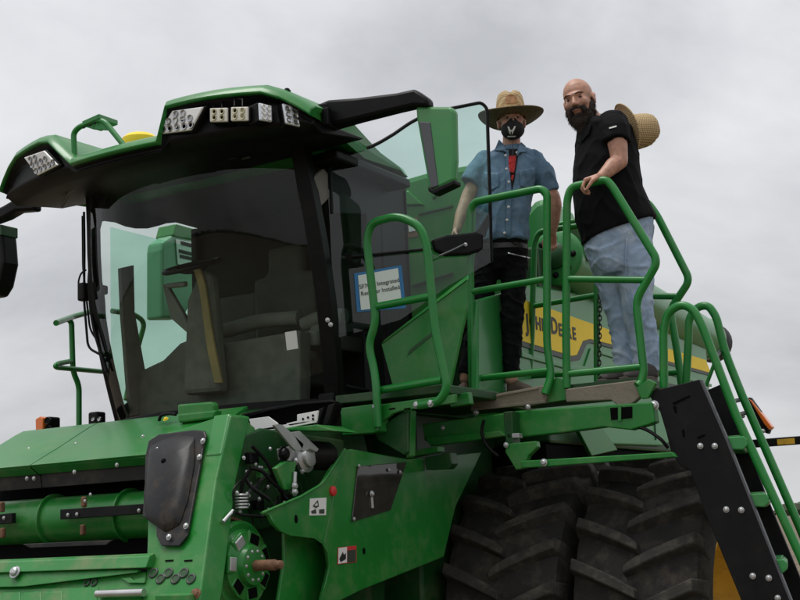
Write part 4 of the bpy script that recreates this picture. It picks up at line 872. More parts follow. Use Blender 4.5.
# green triangular shield at the front of the platform
SH = [(381, 344), (461, 283), (467, 280), (467, 308), (449, 394), (395, 396)]
ss = plate('platform_shield', [P(u, v, y=6.30) for u, v in SH], (0, .02, 0), 'green', CH, .006)
plate('shield_fold', [P(381, 344, y=6.29), P(467, 279.5, y=6.29), P(468, 275, y=6.36), P(384, 340, y=6.36)], (0, .02, .0), 'green', ss, .004)
plate('shield_mark', [P(u, v, y=6.297) for u, v in ((407, 356), (434, 334), (436, 331), (433, 331), (409, 350))], (0, .002, 0), 'green_dark', ss, 0)
# ---------------------------------------------------------------- railings
RR = .0235
yl = 6.02
tube('rail_loop', [P(378, 427, y=5.97), P(376.5, 390, y=5.97), P(374, 368, y=yl), P(368, 345, y=yl), P(376, 322, y=yl), P(366.5, 240, y=yl), P(371, 223, y=yl), P(398, 215.5, y=yl), P(420, 226, y=yl), P(427, 245, y=yl), P(435, 330, y=yl), P(447.5, 388, y=yl), P(439, 402, y=yl), P(418, 405.5, y=yl-.01)], RR, 'green_rail', CH, .07)
tube('rail_bar', [P(377, 306.5, y=yl), P(430, 296.5, y=yl)], RR*.9, 'green_rail', CH, 0)
tube('rail_bar', [P(375, 391, y=yl), P(442, 380, y=yl)], RR*.9, 'green_rail', CH, 0)
tube('gate_rail', [P(473.5, 397, y=GY+.01), P(472, 385, y=GY), P(469.5, 213, y=GY), P(474, 202, y=GY), P(541, 188.5, y=GY), P(547, 194, y=GY), P(547, 345, y=GY), P(551.5, 376, y=GY), P(545, 394, y=GY-.03)], RR, 'green_rail', CH, .05)
tube('gate_bar', [P(471, 292, y=GY), P(546, 279, y=GY)], RR*.85, 'green_rail', CH, 0)
tube('gate_bar', [P(473, 379, y=GY), P(549, 370.5, y=GY)], RR*.85, 'green_rail', CH, 0)
tube('gate_rail', [P(567, 388, y=GY), P(566, 330, y=GY), P(567, 200, y=GY), P(571, 187, y=GY), P(606, 179.5, y=GY), P(612, 186, y=GY), P(655.5, 257, y=GY), P(656, 265, y=GY), P(636, 300, y=GY), P(644, 372, y=GY), P(641, 383, y=GY-.01), P(637, 386, y=GY-.03)], RR, 'green_rail', CH, .06)
tube('gate_bar', [P(567, 279, y=GY), P(645, 280, y=GY)], RR*.85, 'green_rail', CH, 0)
tube('gate_bar', [P(567, 374, y=GY), P(643, 366.5, y=GY)], RR*.85, 'green_rail', CH, 0)
plate('gate_foot', [P(u, v, y=GY-.045) for u, v in ((636, 388), (648, 379), (656, 383), (648, 398), (641, 399))], (0, .03, 0), 'green', CH, .004)
BYY = 7.48
tube('platform_rail', [P(664, 394, y=BYY), P(652, 300, y=BYY), P(640, 210, y=BYY)][::-1][:0] or [P(682, 388, y=BYY), P(677, 350, y=BYY), P(670, 310, y=BYY), P(690, 280, y=BYY), P(657, 215, y=BYY), P(646, 200, y=BYY), P(612, 208, y=BYY)], RR, 'green_rail', CH, .05)
tube('rail_bar', [P(642, 296, y=BYY), P(678, 296.5, y=BYY)], RR*.85, 'green_rail', CH, 0)
tube('rail_bar', [P(610, 376, y=BYY), P(680, 372, y=BYY)], RR*.85, 'green_rail', CH, 0)
tube('platform_rail', [P(529, 382, y=BYY), P(532, 330, y=BYY), P(534.5, 242, y=BYY), P(539, 232, y=BYY), P(556, 229, y=BYY), P(578, 226, y=BYY)], RR*.85, 'green_rail', CH, .04)
tube('platform_rail', [P(597, 382, y=BYY), P(596.5, 300, y=BYY), P(597, 245, y=BYY), P(590, 226, y=BYY), P(578, 226, y=BYY)], RR*.85, 'green_rail', CH, .04)
tube('rail_bar', [P(533, 306, y=BYY), P(597, 295, y=BYY)], RR*.8, 'green_rail', CH, 0)
tube('rail_bar', [P(530, 376, y=BYY), P(597, 372, y=BYY)], RR*.8, 'green_rail', CH, 0)
tube('stay_tube', [P(523, 340, y=BYY), P(527, 382, y=BYY)], RR*.7, 'green_rail', CH, 0)
# safety chains, link by link
def chain(p0, p1, n, sag, parent):
    root = None; prev = None
    for k in range(n):
        t0 = k/n; t1 = (k+1)/n; a = p0.lerp(p1, t0)-Z*sag*4*t0*(1-t0); b = p0.lerp(p1, t1)-Z*sag*4*t1*(1-t1)
        d = (b-a).normalized(); s = d.orthogonal().normalized(); s = (Matrix.Rotation(math.pi/2*(k % 2)+.4, 3, d) @ s); L_ = (b-a).length*.72; W_ = .011; c = (a+b)/2
        path = [c+d*(L_*math.cos(t)*(1 if abs(math.cos(t)) < 2 else 1))+s*W_*math.sin(t) for t in [2*math.pi*i/12 for i in range(12)]]
        g = G(); rings = []
        for i in range(12):
            tt = (path[(i+1) % 12]-path[i-1]).normalized(); nn = d.cross(s); bb = tt.cross(nn)
            rings.append([path[i]+(nn*math.cos(2*math.pi*j/5)+bb*math.sin(2*math.pi*j/5))*.0042 for j in range(5)])
        rings.append(rings[0]); g.loft(rings, False); g.out('chain_link', 'chain', parent, smooth='full')
chp = G().torus(P(600, 296, y=BYY-.03), X, .018, .005, 14, 6).out('safety_chain', 'chain', CH, smooth='full')
chain(P(600, 298, y=BYY-.03), P(599, 374, y=BYY-.03), 17, 0, chp)
chain(P(601, 298, y=BYY-.04), P(616, 324, y=BYY-.05), 7, .02, chp)
# ---------------------------------------------------------------- ladder
LY0, LY1 = 6.74, 7.26
def LF(u, v): return P(u, v, y=LY0)
s_out = [(649, 396), (652, 391), (700, 379), (706, 386), (742, 448), (788, 560), (800, 604), (812, 640), (748, 640), (722, 590), (707, 480), (688, 470), (676, 455), (668, 440)]
s_out = [(649.5, 396), (653, 391), (699, 379.5), (703, 385), (726, 439), (792, 608), (800, 632), (752, 632), (741, 600), (706, 515), (690, 470), (680, 466), (671, 452), (666, 432), (660, 412)]
lad = plate('ladder', [LF(u, v) for u, v in s_out], (0, .02, 0), 'black_plate', CH, .004)
lad['label'] = 'black folding ladder with pale green treads'
plate('stringer_edge', [LF(u, v)+V((0, -.001, 0)) for u, v in ((699, 379.5), (702, 380), (728, 440), (793, 604), (791.5, 606), (726, 441))], (0, .03, 0), 'grey_plastic', lad, .001)
sb = [(706, 392), (721, 385.5), (736, 412), (742, 440), (800, 560), (820, 610), (800, 620), (770, 560), (722, 445)]
off = V((0, LY1-LY0, 0))
bs = [P(u, v, y=LY1) for u, v in ((705, 391), (720, 384.5), (745, 440), (764, 490), (803, 585), (816, 618), (790, 618), (742, 505), (716, 440))]
plate('stringer', bs, (0, .02, 0), 'black_plate', lad, .004)
for u, v, r in ((654.5, 405.5, .021), (700.5, 446, .0125), (715, 446, .0125), (726.5, 509.5, .0125), (741.5, 510, .0125), (753, 576, .0125), (769, 578, .0125), (778, 598, .012)): bolt(LF(u, v)-Y*.002, (0, -1, 0), lad, r)
# embossed lines on the hinge plate
for q in (((672, 403), (690, 395), (690, 397), (674, 405)), ((673, 406), (676, 406), (677, 413), (675, 413)), ((697, 437), (705, 434), (705, 436), (698, 439)), ((682, 430), (684, 429), (685, 437), (683, 437))):
    plate('emboss', [LF(u, v)-Y*.003 for u, v in q], (0, .004, 0), 'void_black', lad, 0)
# treads
for (u, v) in ((733, 443), (754, 500), (772, 566), (790, 620)):
    c = LF(u-8, v+1); hw, hh = .115, .036
    pr = [c+V((-hw, 0, -hh*.5)), c+V((-hw, 0, hh)), c+V((hw*.85, 0, hh)), c+V((hw, 0, hh*.5)), c+V((hw, 0, -hh*.4)), c+V((hw*.75, 0, -hh))]
    tr = G().prism([p+Y*.022 for p in pr], (-.125, LY1-LY0-.024, 0)).out('tread', 'green_panel', lad, .006)
    for k in range(7): G().box(c+V((hw*.1-.24*(.06+.065*k), .06+.065*k, hh+.003)), (hw*.7, .010, .005)).out('tread_rib', 'green_panel', tr, .002)
# ladder handrails
tube('ladder_rail', [P(664, 388, y=LY0+.05), P(663.5, 330, y=LY0+.05), P(668, 312, y=LY0+.05), P(681, 304, y=LY0+.05), P(693, 309, y=LY0+.05), P(702, 325, y=LY0+.05), P(736, 415, y=LY0+.05), P(800, 555, y=LY0+.05), P(822, 605, y=LY0+.05)], RR, 'green_rail', CH, .10)
hy = LY1-.02
tube('ladder_rail', [P(686, 384, y=hy), P(688.5, 340, y=hy), P(689, 318, y=hy), P(697, 307, y=hy), P(708, 305, y=hy), P(716, 316, y=hy), P(726, 355, y=hy), P(742, 395, y=hy), P(800, 528, y=hy), P(825, 588, y=hy)], RR, 'green_rail', CH, .08)
tube('rail_stay', [P(716, 357, y=LY0+.06), P(720, 352, y=hy)], .012, 'black', CH, 0)
tube('rail_stay', [P(706, 386, y=hy), P(715, 362, y=hy)], .011, 'green_rail', CH, 0)
for u, v in ((737, 402), (743, 415)): tube('rail_stay', [P(u-6, v, y=LY0+.06), P(u+2, v-2, y=hy)], .012, 'black', CH, 0)
# amber side reflector lamp behind the ladder
ml = plate('side_marker', [P(u, v, y=7.5) for u, v in ((744, 399), (750, 397), (771, 426), (768, 434), (758, 430))], (0, .05, 0), 'black', CH, .006)
plate('amber_lens', [P(u, v, y=7.49) for u, v in ((748.5, 398.5), (752, 401), (772, 427), (769, 430), (764, 424))], (0, .06, 0), 'amber', ml, .004)
for u, v in ((743, 416), (763, 431)): bolt(P(u, v, y=7.48), (0, -1, 0), ml, .01)
# ---------------------------------------------------------------- notice taped to the door glass
sn = V((WL[CH.name].x, 0, 0))
q0 = [D(354, 273.5, .012), D(401.5, 265, .012), D(406, 308, .012), D(357, 312, .012)]
ps = G().prism(q0, dn*-.002).out('paper_notice', 'tape_blue'); tag(ps, 'white printed sheet with blue tape border stuck to the cab door glass', 'paper notice')
q1 = [D(358, 275.5, .016), D(398, 268, .016), D(402, 305.5, .016), D(361, 310, .016)]
G().prism(q1, dn*-.001).out('sheet', 'paper', ps)
rt = (q0[1]-q0[0]).normalized(); upv = (q0[0]-q0[3]).normalized()
text('SF7000 Integrated', D(379.5, 283.5, .0185), rt, upv, .036, 'ink', ps, 'lettering', .0004, sx=.95)
text('Receiver Installed', D(380.5, 290.5, .0185), rt, upv, .036, 'ink', ps, 'lettering', .0004, sx=.95)
# ================================================================== PEOPLE
HR = V((math.cos(YAW), math.sin(YAW), 0))        # to the right in the photograph
HF = V((-math.sin(YAW), math.cos(YAW), 0))       # away from the camera
def limb(g, pts, seg=14):
    """pts: [(point, radius)...] joined round segments"""
    for i, (p, r) in enumerate(pts):
        g.sph(p, r, seg)
        if i: g.cyl(pts[i-1][0], p, pts[i-1][1], r, seg)
    return g
def ring(c, hw, hd, ax=(HR, HF), n=24, e_=2.3, tilt=0.):
    out = []
    for i in range(n):
        a = 2*math.pi*i/n; x = math.copysign(abs(math.cos(a))**(2/e_), math.cos(a)); y = math.copysign(abs(math.sin(a))**(2/e_), math.sin(a))
        out.append(c+ax[0]*hw*x+ax[1]*hd*y+Z*tilt*x*hw)
    return out
def finger(g, base, d0, d1, lens, r, bend):
    """chain of three phalanges: starts along d0 and bends towards d1"""
    p = base.copy(); a = bend[0]; pts = [(p.copy(), r)]
    for k in range(3):
        a2 = math.radians(sum(bend[:k+1])); d = d0*math.cos(a2)+d1*math.sin(a2); p = p+d*lens[k]; pts.append((p.copy(), r*(.95-.09*k)))
    limb(g, pts, 10)
def hand(g, wrist, d, palm, thumb, s=1., bends=(50, 55, 40), tb=(20, 25), spread=.0):
    """d: from wrist to knuckles, palm: direction the palm faces, thumb: side of the thumb"""
    d = d.normalized(); palm = (palm-d*palm.dot(d)).normalized(); thumb = (thumb-d*thumb.dot(d)-palm*thumb.dot(palm)).normalized()
    for k in range(4):
        o = (1.5-k)*.021*s; kn = wrist+d*(.088-.004*abs(k-1.2))*s+thumb*o
        limb(g, [(wrist+d*.012*s+thumb*o*.65, .017*s), (kn, .0135*s)], 10)
        L_ = (.040, .044, .041, .032)[k]*s
        finger(g, kn, (d+thumb*(1.5-k)*spread).normalized(), palm, (L_, L_*.66, L_*.52), .0098*s, bends)
    tb0 = wrist+d*.022*s+thumb*.026*s+palm*.008*s
    td = (d*.55+thumb*.62+palm*.35).normalized()
    limb(g, [(tb0, .0155*s), (tb0+td*.042*s, .0125*s), (tb0+td*.042*s+(d*.75+palm*.6+thumb*.05).normalized()*.032*s, .0105*s), (tb0+td*.042*s+(d*.75+palm*.6).normalized()*.032*s+(d*.8+palm*.6-thumb*.1).normalized()*.026*s, .009*s)], 10)
def head(g, c, r, f, u, s=1.):
    """r: to the head's own left-hand screen side, f: face direction, u: up; c = middle of the head"""
    A = (r, f, u)
    def q(x, y, z): return c+(r*x+f*y+u*z)*s
    g.sph(q(0, -.012, .035), (.074*s, .094*s, .086*s), 24, A)      # skull
    g.sph(q(0, .018, -.022), (.064*s, .074*s, .085*s), 20, A)      # face
    g.sph(q(0, .036, -.078), (.045*s, .046*s, .036*s), 16, A)      # chin and jaw
    g.sph(q(.034, .012, -.062), (.026*s, .048*s, .034*s), 14, A); g.sph(q(-.034, .012, -.062), (.026*s, .048*s, .034*s), 14, A)
    g.sph(q(0, .078, .022), (.050*s, .018*s, .014*s), 14, A)       # brow
    for sx_ in (-1, 1):
        g.sph(q(sx_*.036, .062, -.022), (.026*s, .026*s, .024*s), 12, A)   # cheek
        g.sph(q(sx_*.076, -.010, -.006), (.009*s, .020*s, .031*s), 12, A)  # ear
        g.sph(q(sx_*.079, -.016, .010), (.009*s, .014*s, .016*s), 10, A)
        g.sph(q(sx_*.012, .094, -.030), (.0095*s, .011*s, .009*s), 10, A)  # nostril
    limb(g, [(q(0, .084, .012), .009*s), (q(0, .106, -.026), .0125*s)], 10)   # nose
    g.sph(q(0, .084, -.056), (.026*s, .014*s, .009*s), 12, A); g.sph(q(0, .082, -.066), (.022*s, .014*s, .008*s), 12, A)
    return q
def wrinkle(sc, amp, stretch=(1, 1, 1), seed=0.):
    def f(p, n):
        q = V((p.x*sc*stretch[0]+seed, p.y*sc*stretch[1], p.z*sc*stretch[2]))
        a = noise.noise(q); b = noise.noise(q*2.3+V((9, 3, 1)))
        c = noise.noise(q*1.7+V((2, 8, 5)))
        return amp*(max(0, 1-abs(a)*4.5)**1.3*1.1+max(0, 1-abs(c)*4.5)**1.5*.6-.35+b*.35)
    return f
def sdf_clip(): pass
FEET = FZ
# ---------------------------------------------------------------- person in the denim shirt
c1 = P(508, 388, y=7.05).dot(HF)
def J(u, v, dd=0.): return P(u, v, n=HF, c=c1+dd)
m1 = 167.
P1 = empty('person', P(508, 388, y=6.90)*V((1, 1, 0)) if False else V((P(500, 388, y=7.05).x, P(500, 388, y=7.05).y, FEET)), 'person in straw hat, black face mask and denim shirt beside the open cab door', 'person')
bd1 = G()
q1h = head(bd1, J(511.5, 122.5, .0), HR, -HF, Z, 1.09)
limb(bd1, [(J(511.5, 132, .03), .055), (J(511.5, 152, .045), .060)])
bd1.loft([ring(J(510, 151, .05), .08, .06), ring(J(510, 158, .05), .17, .085), ring(J(508, 180, .04), .165, .10), ring(J(503, 215, .04), .145, .09), ring(J(501, 245, .05), .150, .10), ring(J(501, 262, .05), .15, .10)])
hl_ = J(455.5, 235, -.10)
limb(bd1, [(J(486, 162, .05), .052), (J(468, 196, .0), .043), (J(466, 202, -.01), .042), (J(461, 215, -.05), .038), (J(457, 229, -.09), .027)])
hand(bd1, J(456.5, 231, -.095), (J(454, 242, -.12)-J(456.5, 231, -.095)), HR*.6-HF*.3, -HF, .95, (30, 35, 30))
limb(bd1, [(J(534, 161, .05), .052), (J(553, 197, .05), .046), (J(555, 205, .06), .044), (J(554, 220, .10), .038), (J(552, 232, .14), .028)])
wr = J(551.5, 233, .145)
hand(bd1, wr, V((0, 0, -1))+HF*.75-HR*.1, -Z+HF*-.2, -HR, .95, (55, 60, 45))
for (pts) in (((490, 254, .06, .070), (479, 312, .02, .048), (467, 372, .02, .040), (466, 379, .02, .040)), ((513, 258, .05, .070), (512, 312, .02, .048), (511, 368, .02, .040), (511, 379, .02, .042))):
    limb(bd1, [(J(u, v, d), r) for u, v, d, r in pts])
    u, v, d, r = pts[-1]; 
sh1 = [((511, 381.5), (525, 384.5)), ((466, 381), (460, 386))]
body1 = solid('body', bd1, .0055, 'skin', P1, 3, disp=None)
# shirt: torso, two sleeves, collar
g = G()
g.loft([ring(J(511, 146.5, .04), .068, .062), ring(J(510.5, 150, .05), .115, .085), ring(J(509.5, 154, .055), .165, .100), ring(J(509, 162, .055), .195, .118), ring(J(507, 178, .045), .195, .135), ring(J(504, 200, .04), .180, .132), ring(J(502, 222, .04), .166, .125), ring(J(501.5, 238, .045), .170, .128), ring(J(501.5, 242.5, .045), .172, .130)])
limb(g, [(J(486, 161, .05), .066), (J(478, 171, .03), .067)]); g.cyl(J(478, 171, .03), J(469.5, 184, .0), .067, .060, 18)
limb(g, [(J(534, 160, .05), .066), (J(543, 172, .05), .066)]); g.cyl(J(543, 172, .05), J(551, 192, .05), .066, .060, 18)
wf = wrinkle(6.5, .008, (1, 1, .75), 2.)
shirt1 = solid('shirt', g, .0085, 'denim_shirt', P1, 3, disp=wf)
def on_front(obj, P0, u, v, lift=.004, vx=0.):
    """point of the garment's camera side under a pixel"""
    o = CAM0; d = ray(u, v).normalized(); inv = obj.matrix_world.inverted()
    ok, loc, nor, i = obj.ray_cast(o-WL[obj.name], d)
    p = (loc+WL[obj.name]) if ok else P(u, v, n=HF, c=c1)
    return p-d*lift
bpy.context.view_layer.update()
# open front: dark tee with red print, collar wings, placket, buttons, pocket, belt
vn = [(503.5, 149), (519, 149), (516.5, 166), (514.5, 180), (512, 190), (508.5, 180), (507, 165)]
def patch(name, poly, obj, m, parent, lift=.004, th=.003, sub=6):
    """a piece of cloth lying on a garment, following it"""
    # split the outline, then drop every point on the garment
    bm = bmesh.new(); vs = [bm.verts.new((u, v, 0)) for u, v in poly]; bm.faces.new(vs)
    bmesh.ops.triangulate(bm, faces=bm.faces); 
    for _ in range(3): bmesh.ops.subdivide_edges(bm, edges=bm.edges, cuts=1, use_grid_fill=False); bmesh.ops.triangulate(bm, faces=bm.faces)
    bm.verts.ensure_lookup_table(); bm.verts.index_update()
    v0 = [on_front(obj, None, v.co.x, v.co.y, lift) for v in bm.verts]; fs = [[v.index for v in f.verts] for f in bm.faces]; bm.free()
    o = mk(name, v0, fs, m, parent, smooth='full'); md = o.modifiers.new('s', 'SOLIDIFY'); md.thickness = th; md.offset = 0; return o
patch('tee_shirt', vn, shirt1, 'tee_black', P1, .006)
patch('tee_print', [(508.5, 156), (516, 155.5), (515, 168), (513.5, 173), (512, 165), (510, 172), (508.5, 166)], shirt1, 'tee_red', P1, .012)
patch('tee_print', [(511.5, 175), (514, 175), (512.5, 181), (511, 179)], shirt1, 'tee_red', P1, .012)
patch('collar', [(499, 139.5), (504, 145), (507.5, 153), (502, 150.5), (494.5, 150.5), (497, 144)], shirt1, 'denim_shirt', P1, .016, .006)
patch('collar', [(521, 142), (525.5, 146), (527, 152), (520, 152.5), (516.5, 156.5), (518, 148)], shirt1, 'denim_shirt', P1, .016, .006)
patch('placket', [(505.5, 150), (508.5, 150), (509.5, 170), (511.5, 190), (510.5, 238), (506, 238), (506.5, 200), (506, 170)], shirt1, 'denim_shirt', P1, .010, .005)
patch('pocket', [(519, 170), (535, 167.5), (535.5, 184), (529, 189), (520.5, 186)], shirt1, 'denim_shirt', P1, .007, .004)
patch('pocket', [(484, 172), (499, 173), (499, 186), (492, 190), (485, 187)], shirt1, 'denim_shirt', P1, .007, .004)
for u, v in ((505.5, 155.5), (506.5, 169), (508.5, 182), (508.5, 193), (508.5, 207), (507, 220), (504.5, 233), (517, 152.5)):
    bolt(on_front(shirt1, None, u, v, .012), -HF, P1, .0065, 'decal_white', 'button')
# trousers
g = G()
g.loft([ring(J(501.5, 240, .045), .155, .115), ring(J(501.5, 250, .05), .163, .12), ring(J(501.5, 262, .05), .160, .12), ring(J(501, 272, .05), .12, .10)])
limb(g, [(J(489, 258, .06), .090), (J(478.5, 310, .02), .064), (J(474, 335, .03), .058)]); g.cyl(J(474, 335, .03), J(466.5, 374, .02), .058, .050)
limb(g, [(J(514, 260, .04), .090), (J(512.5, 310, .01), .070), (J(512, 335, .03), .062)]); g.cyl(J(512, 335, .03), J(511, 374, .02), .062, .050)
tr1 = solid('trousers', g, .0085, 'trousers_black', P1, 3, disp=wrinkle(9, .008, (1, 1, 1.6), 5.))
bpy.context.view_layer.update()
G().loft([ring(J(501.5, 246.5, .05), .166, .124), ring(J(501.8, 252, .05), .168, .126)]).out('belt', 'belt_black', P1, .003, True)
patch('wallet_chain', [(508, 252.5), (530, 257.5), (530, 258.6), (508, 253.6)], tr1, 'zinc', P1, .010, .004)
# shoes
def shoe(parent, heel, toe, m, w_=.045, h=.075, z0=None):
    z0 = FEET if z0 is None else z0
    d = toe-heel; d.z = 0; L_ = d.length; d.normalize(); s = d.cross(Z); b = V((heel.x, heel.y, z0))
    g = G(); 
    def rg(t, w, hh, zz): return [b+d*(L_*t)+s*w*math.cos(a)+Z*(zz+hh*max(-.0, math.sin(a))) for a in [math.pi*i/9 for i in range(10)]]
    g.loft([rg(-.03, w_*.45, h*.75, .02), rg(.04, w_*.75, h*1.15, .02), rg(.25, w_*.8, h*1.2, .02), rg(.45, w_*.9, h*.95, .02), rg(.65, w_*1.05, h*.72, .02), rg(.85, w_*.95, h*.5, .02), rg(.97, w_*.55, h*.32, .02)])
    so = solid('shoe', g, .008, m, parent, 3)
    g = G(); n = 20; out_ = []
    for i in range(n):
        a = 2*math.pi*i/n; x = .5-.53*math.cos(a); out_.append(b+d*(L_*x)+s*(w_*1.08*(.9+.12*(x-.3)) * math.copysign(abs(math.sin(a))**.75, math.sin(a)))+Z*.001)
    g.prism(out_, (0, 0, .024)).out('sole', 'sole', so, .004, True)
    return so
shoe(P1, J(508, 387, .03), J(534, 386, -.03), 'shoe_brown')
shoe(P1, J(468, 386, .05), J(456, 390, -.12), 'shoe_brown')
# face mask with small white stag emblem, ear loops, cord, glasses-dark eyes
g = G()
g.sph(q1h(0, .046, -.060), (.076, .076, .062), 22, (HR, -HF, Z)); g.sph(q1h(0, .088, -.036), (.035, .034, .040), 14, (HR, -HF, Z))
mask = solid('face_mask', g, .006, 'mask_black', P1, 4)
bpy.context.view_layer.update()
for q in (((507.5, 126.5), (509, 126.5), (510.8, 131), (510.3, 135), (509.3, 133)), ((514.5, 126), (515.8, 126.3), (513.5, 132), (512, 135), (511.5, 131)), ((508.5, 130), (514.5, 129.8), (513.6, 131.4), (509.5, 131.6)), ((507.5, 136.2), (515.5, 135.9), (515.5, 137), (507.5, 137.3))):
    patch('mask_emblem', q, mask, 'decal_white', mask, .003, .002)
for sx_ in (-1, 1):
    G().tube([q1h(sx_*.062, .035, -.02), q1h(sx_*.074, .005, .004), q1h(sx_*.080, -.012, .015)], .0022, .02, 6).out('ear_loop', 'mask_black', mask, smooth=True)
    e0 = q1h(sx_*.031, .0775, .004)
    G().sph(e0, (.0125, .008, .008), 12, (HR, -HF, Z)).out('eye', 'eye_white', P1, smooth='full')
    G().sph(e0-HF*.0055, (.006, .004, .006), 10, (HR, -HF, Z)).out('iris', 'eye_dark', P1, smooth='full')
    G().tube([q1h(sx_*.014, .094, .022), q1h(sx_*.034, .093, .027), q1h(sx_*.050, .080, .021)], .0042, .02, 6).out('eyebrow', 'hair_dark', P1, smooth=True)
g = G(); g.sph(q1h(0, -.035, .03), (.080, .082, .085), 20, (HR, -HF, Z)); solid('hair', g, .009, 'hair_dark', P1, 2)
G().tube([J(512, 142, -.07), J(513, 148, -.075), J(513, 156, -.085)], .0025, .03, 6).out('hat_cord', 'belt_black', P1, smooth=True)
# ---------------------------------------------------------------- straw hats (crown, brim, band)
def straw_hat(name, label, c, axis, front, s, cs=1., mat_under='straw_under', droop=.0, pinch=True, ch=1.):
    """c: centre of the brim opening; axis: up through the crown; front: wearer's front"""
    axis = axis.normalized(); front = (front-axis*front.dot(axis)).normalized(); rgt = axis.cross(front)
    root = empty(name, c, label, 'hat', 'straw sun hats')
    n = 48; prof = [(.094, .0), (.093, .03), (.089, .06), (.083, .085), (.072, .103), (.052, .112), (.025, .112), (.004, .110)]
    rows = []
    for r_, h in prof:
        rw = []
        for i in range(n):
            a = 2*math.pi*i/n; ca, sa = math.cos(a), math.sin(a)
            hh = h
            if pinch and h > .07:
                k = (h-.07)/.042; dent = (.030*math.exp(-(sa/.33)**2) if True else 0)*k*(1-.55*ca)*(1 if r_ < .08 else .4)
                hh = h-dent*(1 if abs(ca) < 2 else 0)
            rw.append(c+(front*r_*1.10*ca+rgt*r_*.95*sa)*s*cs+axis*hh*s*1.05*ch)
        rows.append(rw+[rw[0]])
    cr_ = G().grid(rows).out('crown', 'straw', root, smooth='full', origin=c); cr_.modifiers.new('s', 'SOLIDIFY').thickness = .004
    rows = []; rows2 = []
    for k in range(9):
        t = k/8; r_ = .092+(.205-.092)*t; rw = []; rw2 = []
        for i in range(n):
            a = 2*math.pi*i/n; ca, sa = math.cos(a), math.sin(a)
            h = (.030*t**1.6*(sa*sa)*1.2 - droop*t*t*(ca*ca) + .004*math.sin(3*a+1)*t)
            p = c+(front*r_*(1.06)*ca+rgt*r_*sa)*s+axis*(h*s+.002); rw.append(p); rw2.append(p-axis*.004)
        rows.append(rw+[rw[0]]); rows2.append(rw2+[rw2[0]])
    br = G().grid(rows).out('brim', 'straw', root, smooth='full', origin=c)
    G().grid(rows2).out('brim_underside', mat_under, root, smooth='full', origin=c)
    g = G(); g.sweep([p for p in rows[-1]], .0045, 6); g.out('brim_edge', 'straw_under' if mat_under != 'straw' else 'straw', root, smooth='full')
    bnd = G().loft([[c+(front*r_*1.10*math.cos(2*math.pi*i/n)+rgt*r_*.95*math.sin(2*math.pi*i/n))*s*cs+axis*h*s for i in range(n)] for r_, h in ((.0965, .003), (.0960, .026), (.0945, .026), (.095, .003))], False).out('hat_band', 'straw', root, smooth=True)
    return root, axis, front, rgt
hat_c = q1h(0, .0, .022)
root, ax_, fr_, rg_ = straw_hat('straw_hat', 'wide-brimmed straw hat worn above the black face mask', hat_c, Z+HF*.02-HR*.015, -HF, 1.0, cs=1.06, ch=1.5)
# woven patch on the crown front
pc = hat_c+fr_*.106+ax_*.095
G().prism([pc+rg_*x+ax_*z-fr_*(abs(x)*.22)-fr_*z*.12 for x, z in ((-.036, -.028), (0, -.032), (.036, -.028), (.034, .026), (0, .031), (-.034, .026))], fr_*.004).out('hat_patch', 'straw_band', root, .002)
# ---------------------------------------------------------------- bearded person in the black shirt
c2 = P(625, 381, y=7.06).dot(HF)
def K(u, v, dd=0.): return P(u, v, n=HF, c=c2+dd)
P2 = empty('person', V((P(628, 381, y=7.06).x, P(628, 381, y=7.06).y, FEET)), 'bald bearded person in black short-sleeved shirt and faded jeans gripping the gate rail', 'person')
hf = (-HF*.90-HR*.42-Z*.13).normalized(); hu = (Z*.97-HR*.16+hf*.05); hu = (hu-hf*hu.dot(hf)).normalized(); hr = -hf.cross(hu)
hr = hu.cross(hf); hr = -hr
if hr.dot(HR) < 0: hr = -hr
bd2 = G(); hs = 1.19
q2 = head(bd2, K(579, 101.5, -.02), hr, hf, hu, hs)
limb(bd2, [(K(585, 112, .02), .062), (K(597, 130, .03), .078)])
bd2.loft([ring(K(600, 128, .03), .10, .12), ring(K(606, 138, .03), .15, .19), ring(K(606, 160, .03), .17, .18), ring(K(607, 190, .02), .185, .17), ring(K(615, 220, .02), .20, .165), ring(K(620, 245, .02), .19, .16)])
# near arm: shoulder, elbow, wrist on the gate's top rail
rail_p = P(592, 183.2, y=GY)
wr2 = P(601.5, 178.5, y=GY+.02)+V((0, 0, .012))
sh2 = K(616, 124, -.16); el2 = K(619.5, 161, -.21)
mid = (el2+wr2)/2
limb(bd2, [(sh2, .058), (K(617, 142, -.19), .062), (el2, .050), (el2*.65+wr2*.35+Z*.004, .049), (el2*.3+wr2*.7, .040), (wr2, .031)])
dx2 = (P(586, 182, y=GY-.01)-wr2).normalized()
hand(bd2, wr2+dx2*.005, dx2, -Z+HF*-.1, -HF, 1.06, (48, 55, 45), spread=.06)
# far arm hangs behind the belly
limb(bd2, [(K(600, 132, .19), .060), (K(600, 165, .26), .05), (K(602, 195, .27), .042), (K(606, 222, .25), .03), (K(608, 232, .25), .028)])
for pts in (((609, 256, .08, .085), (620, 308, .08, .065), (631, 366, .10, .05), (631, 376, .10, .05)), ((632, 256, -.06, .085), (638, 308, -.05, .065), (649, 366, -.03, .05), (650, 375, -.03, .05))):
    limb(bd2, [(K(u, v, d), r) for u, v, d, r in pts])
body2 = solid('body', bd2, .0055, 'skin_face', P2, 3)
bpy.context.view_layer.update()
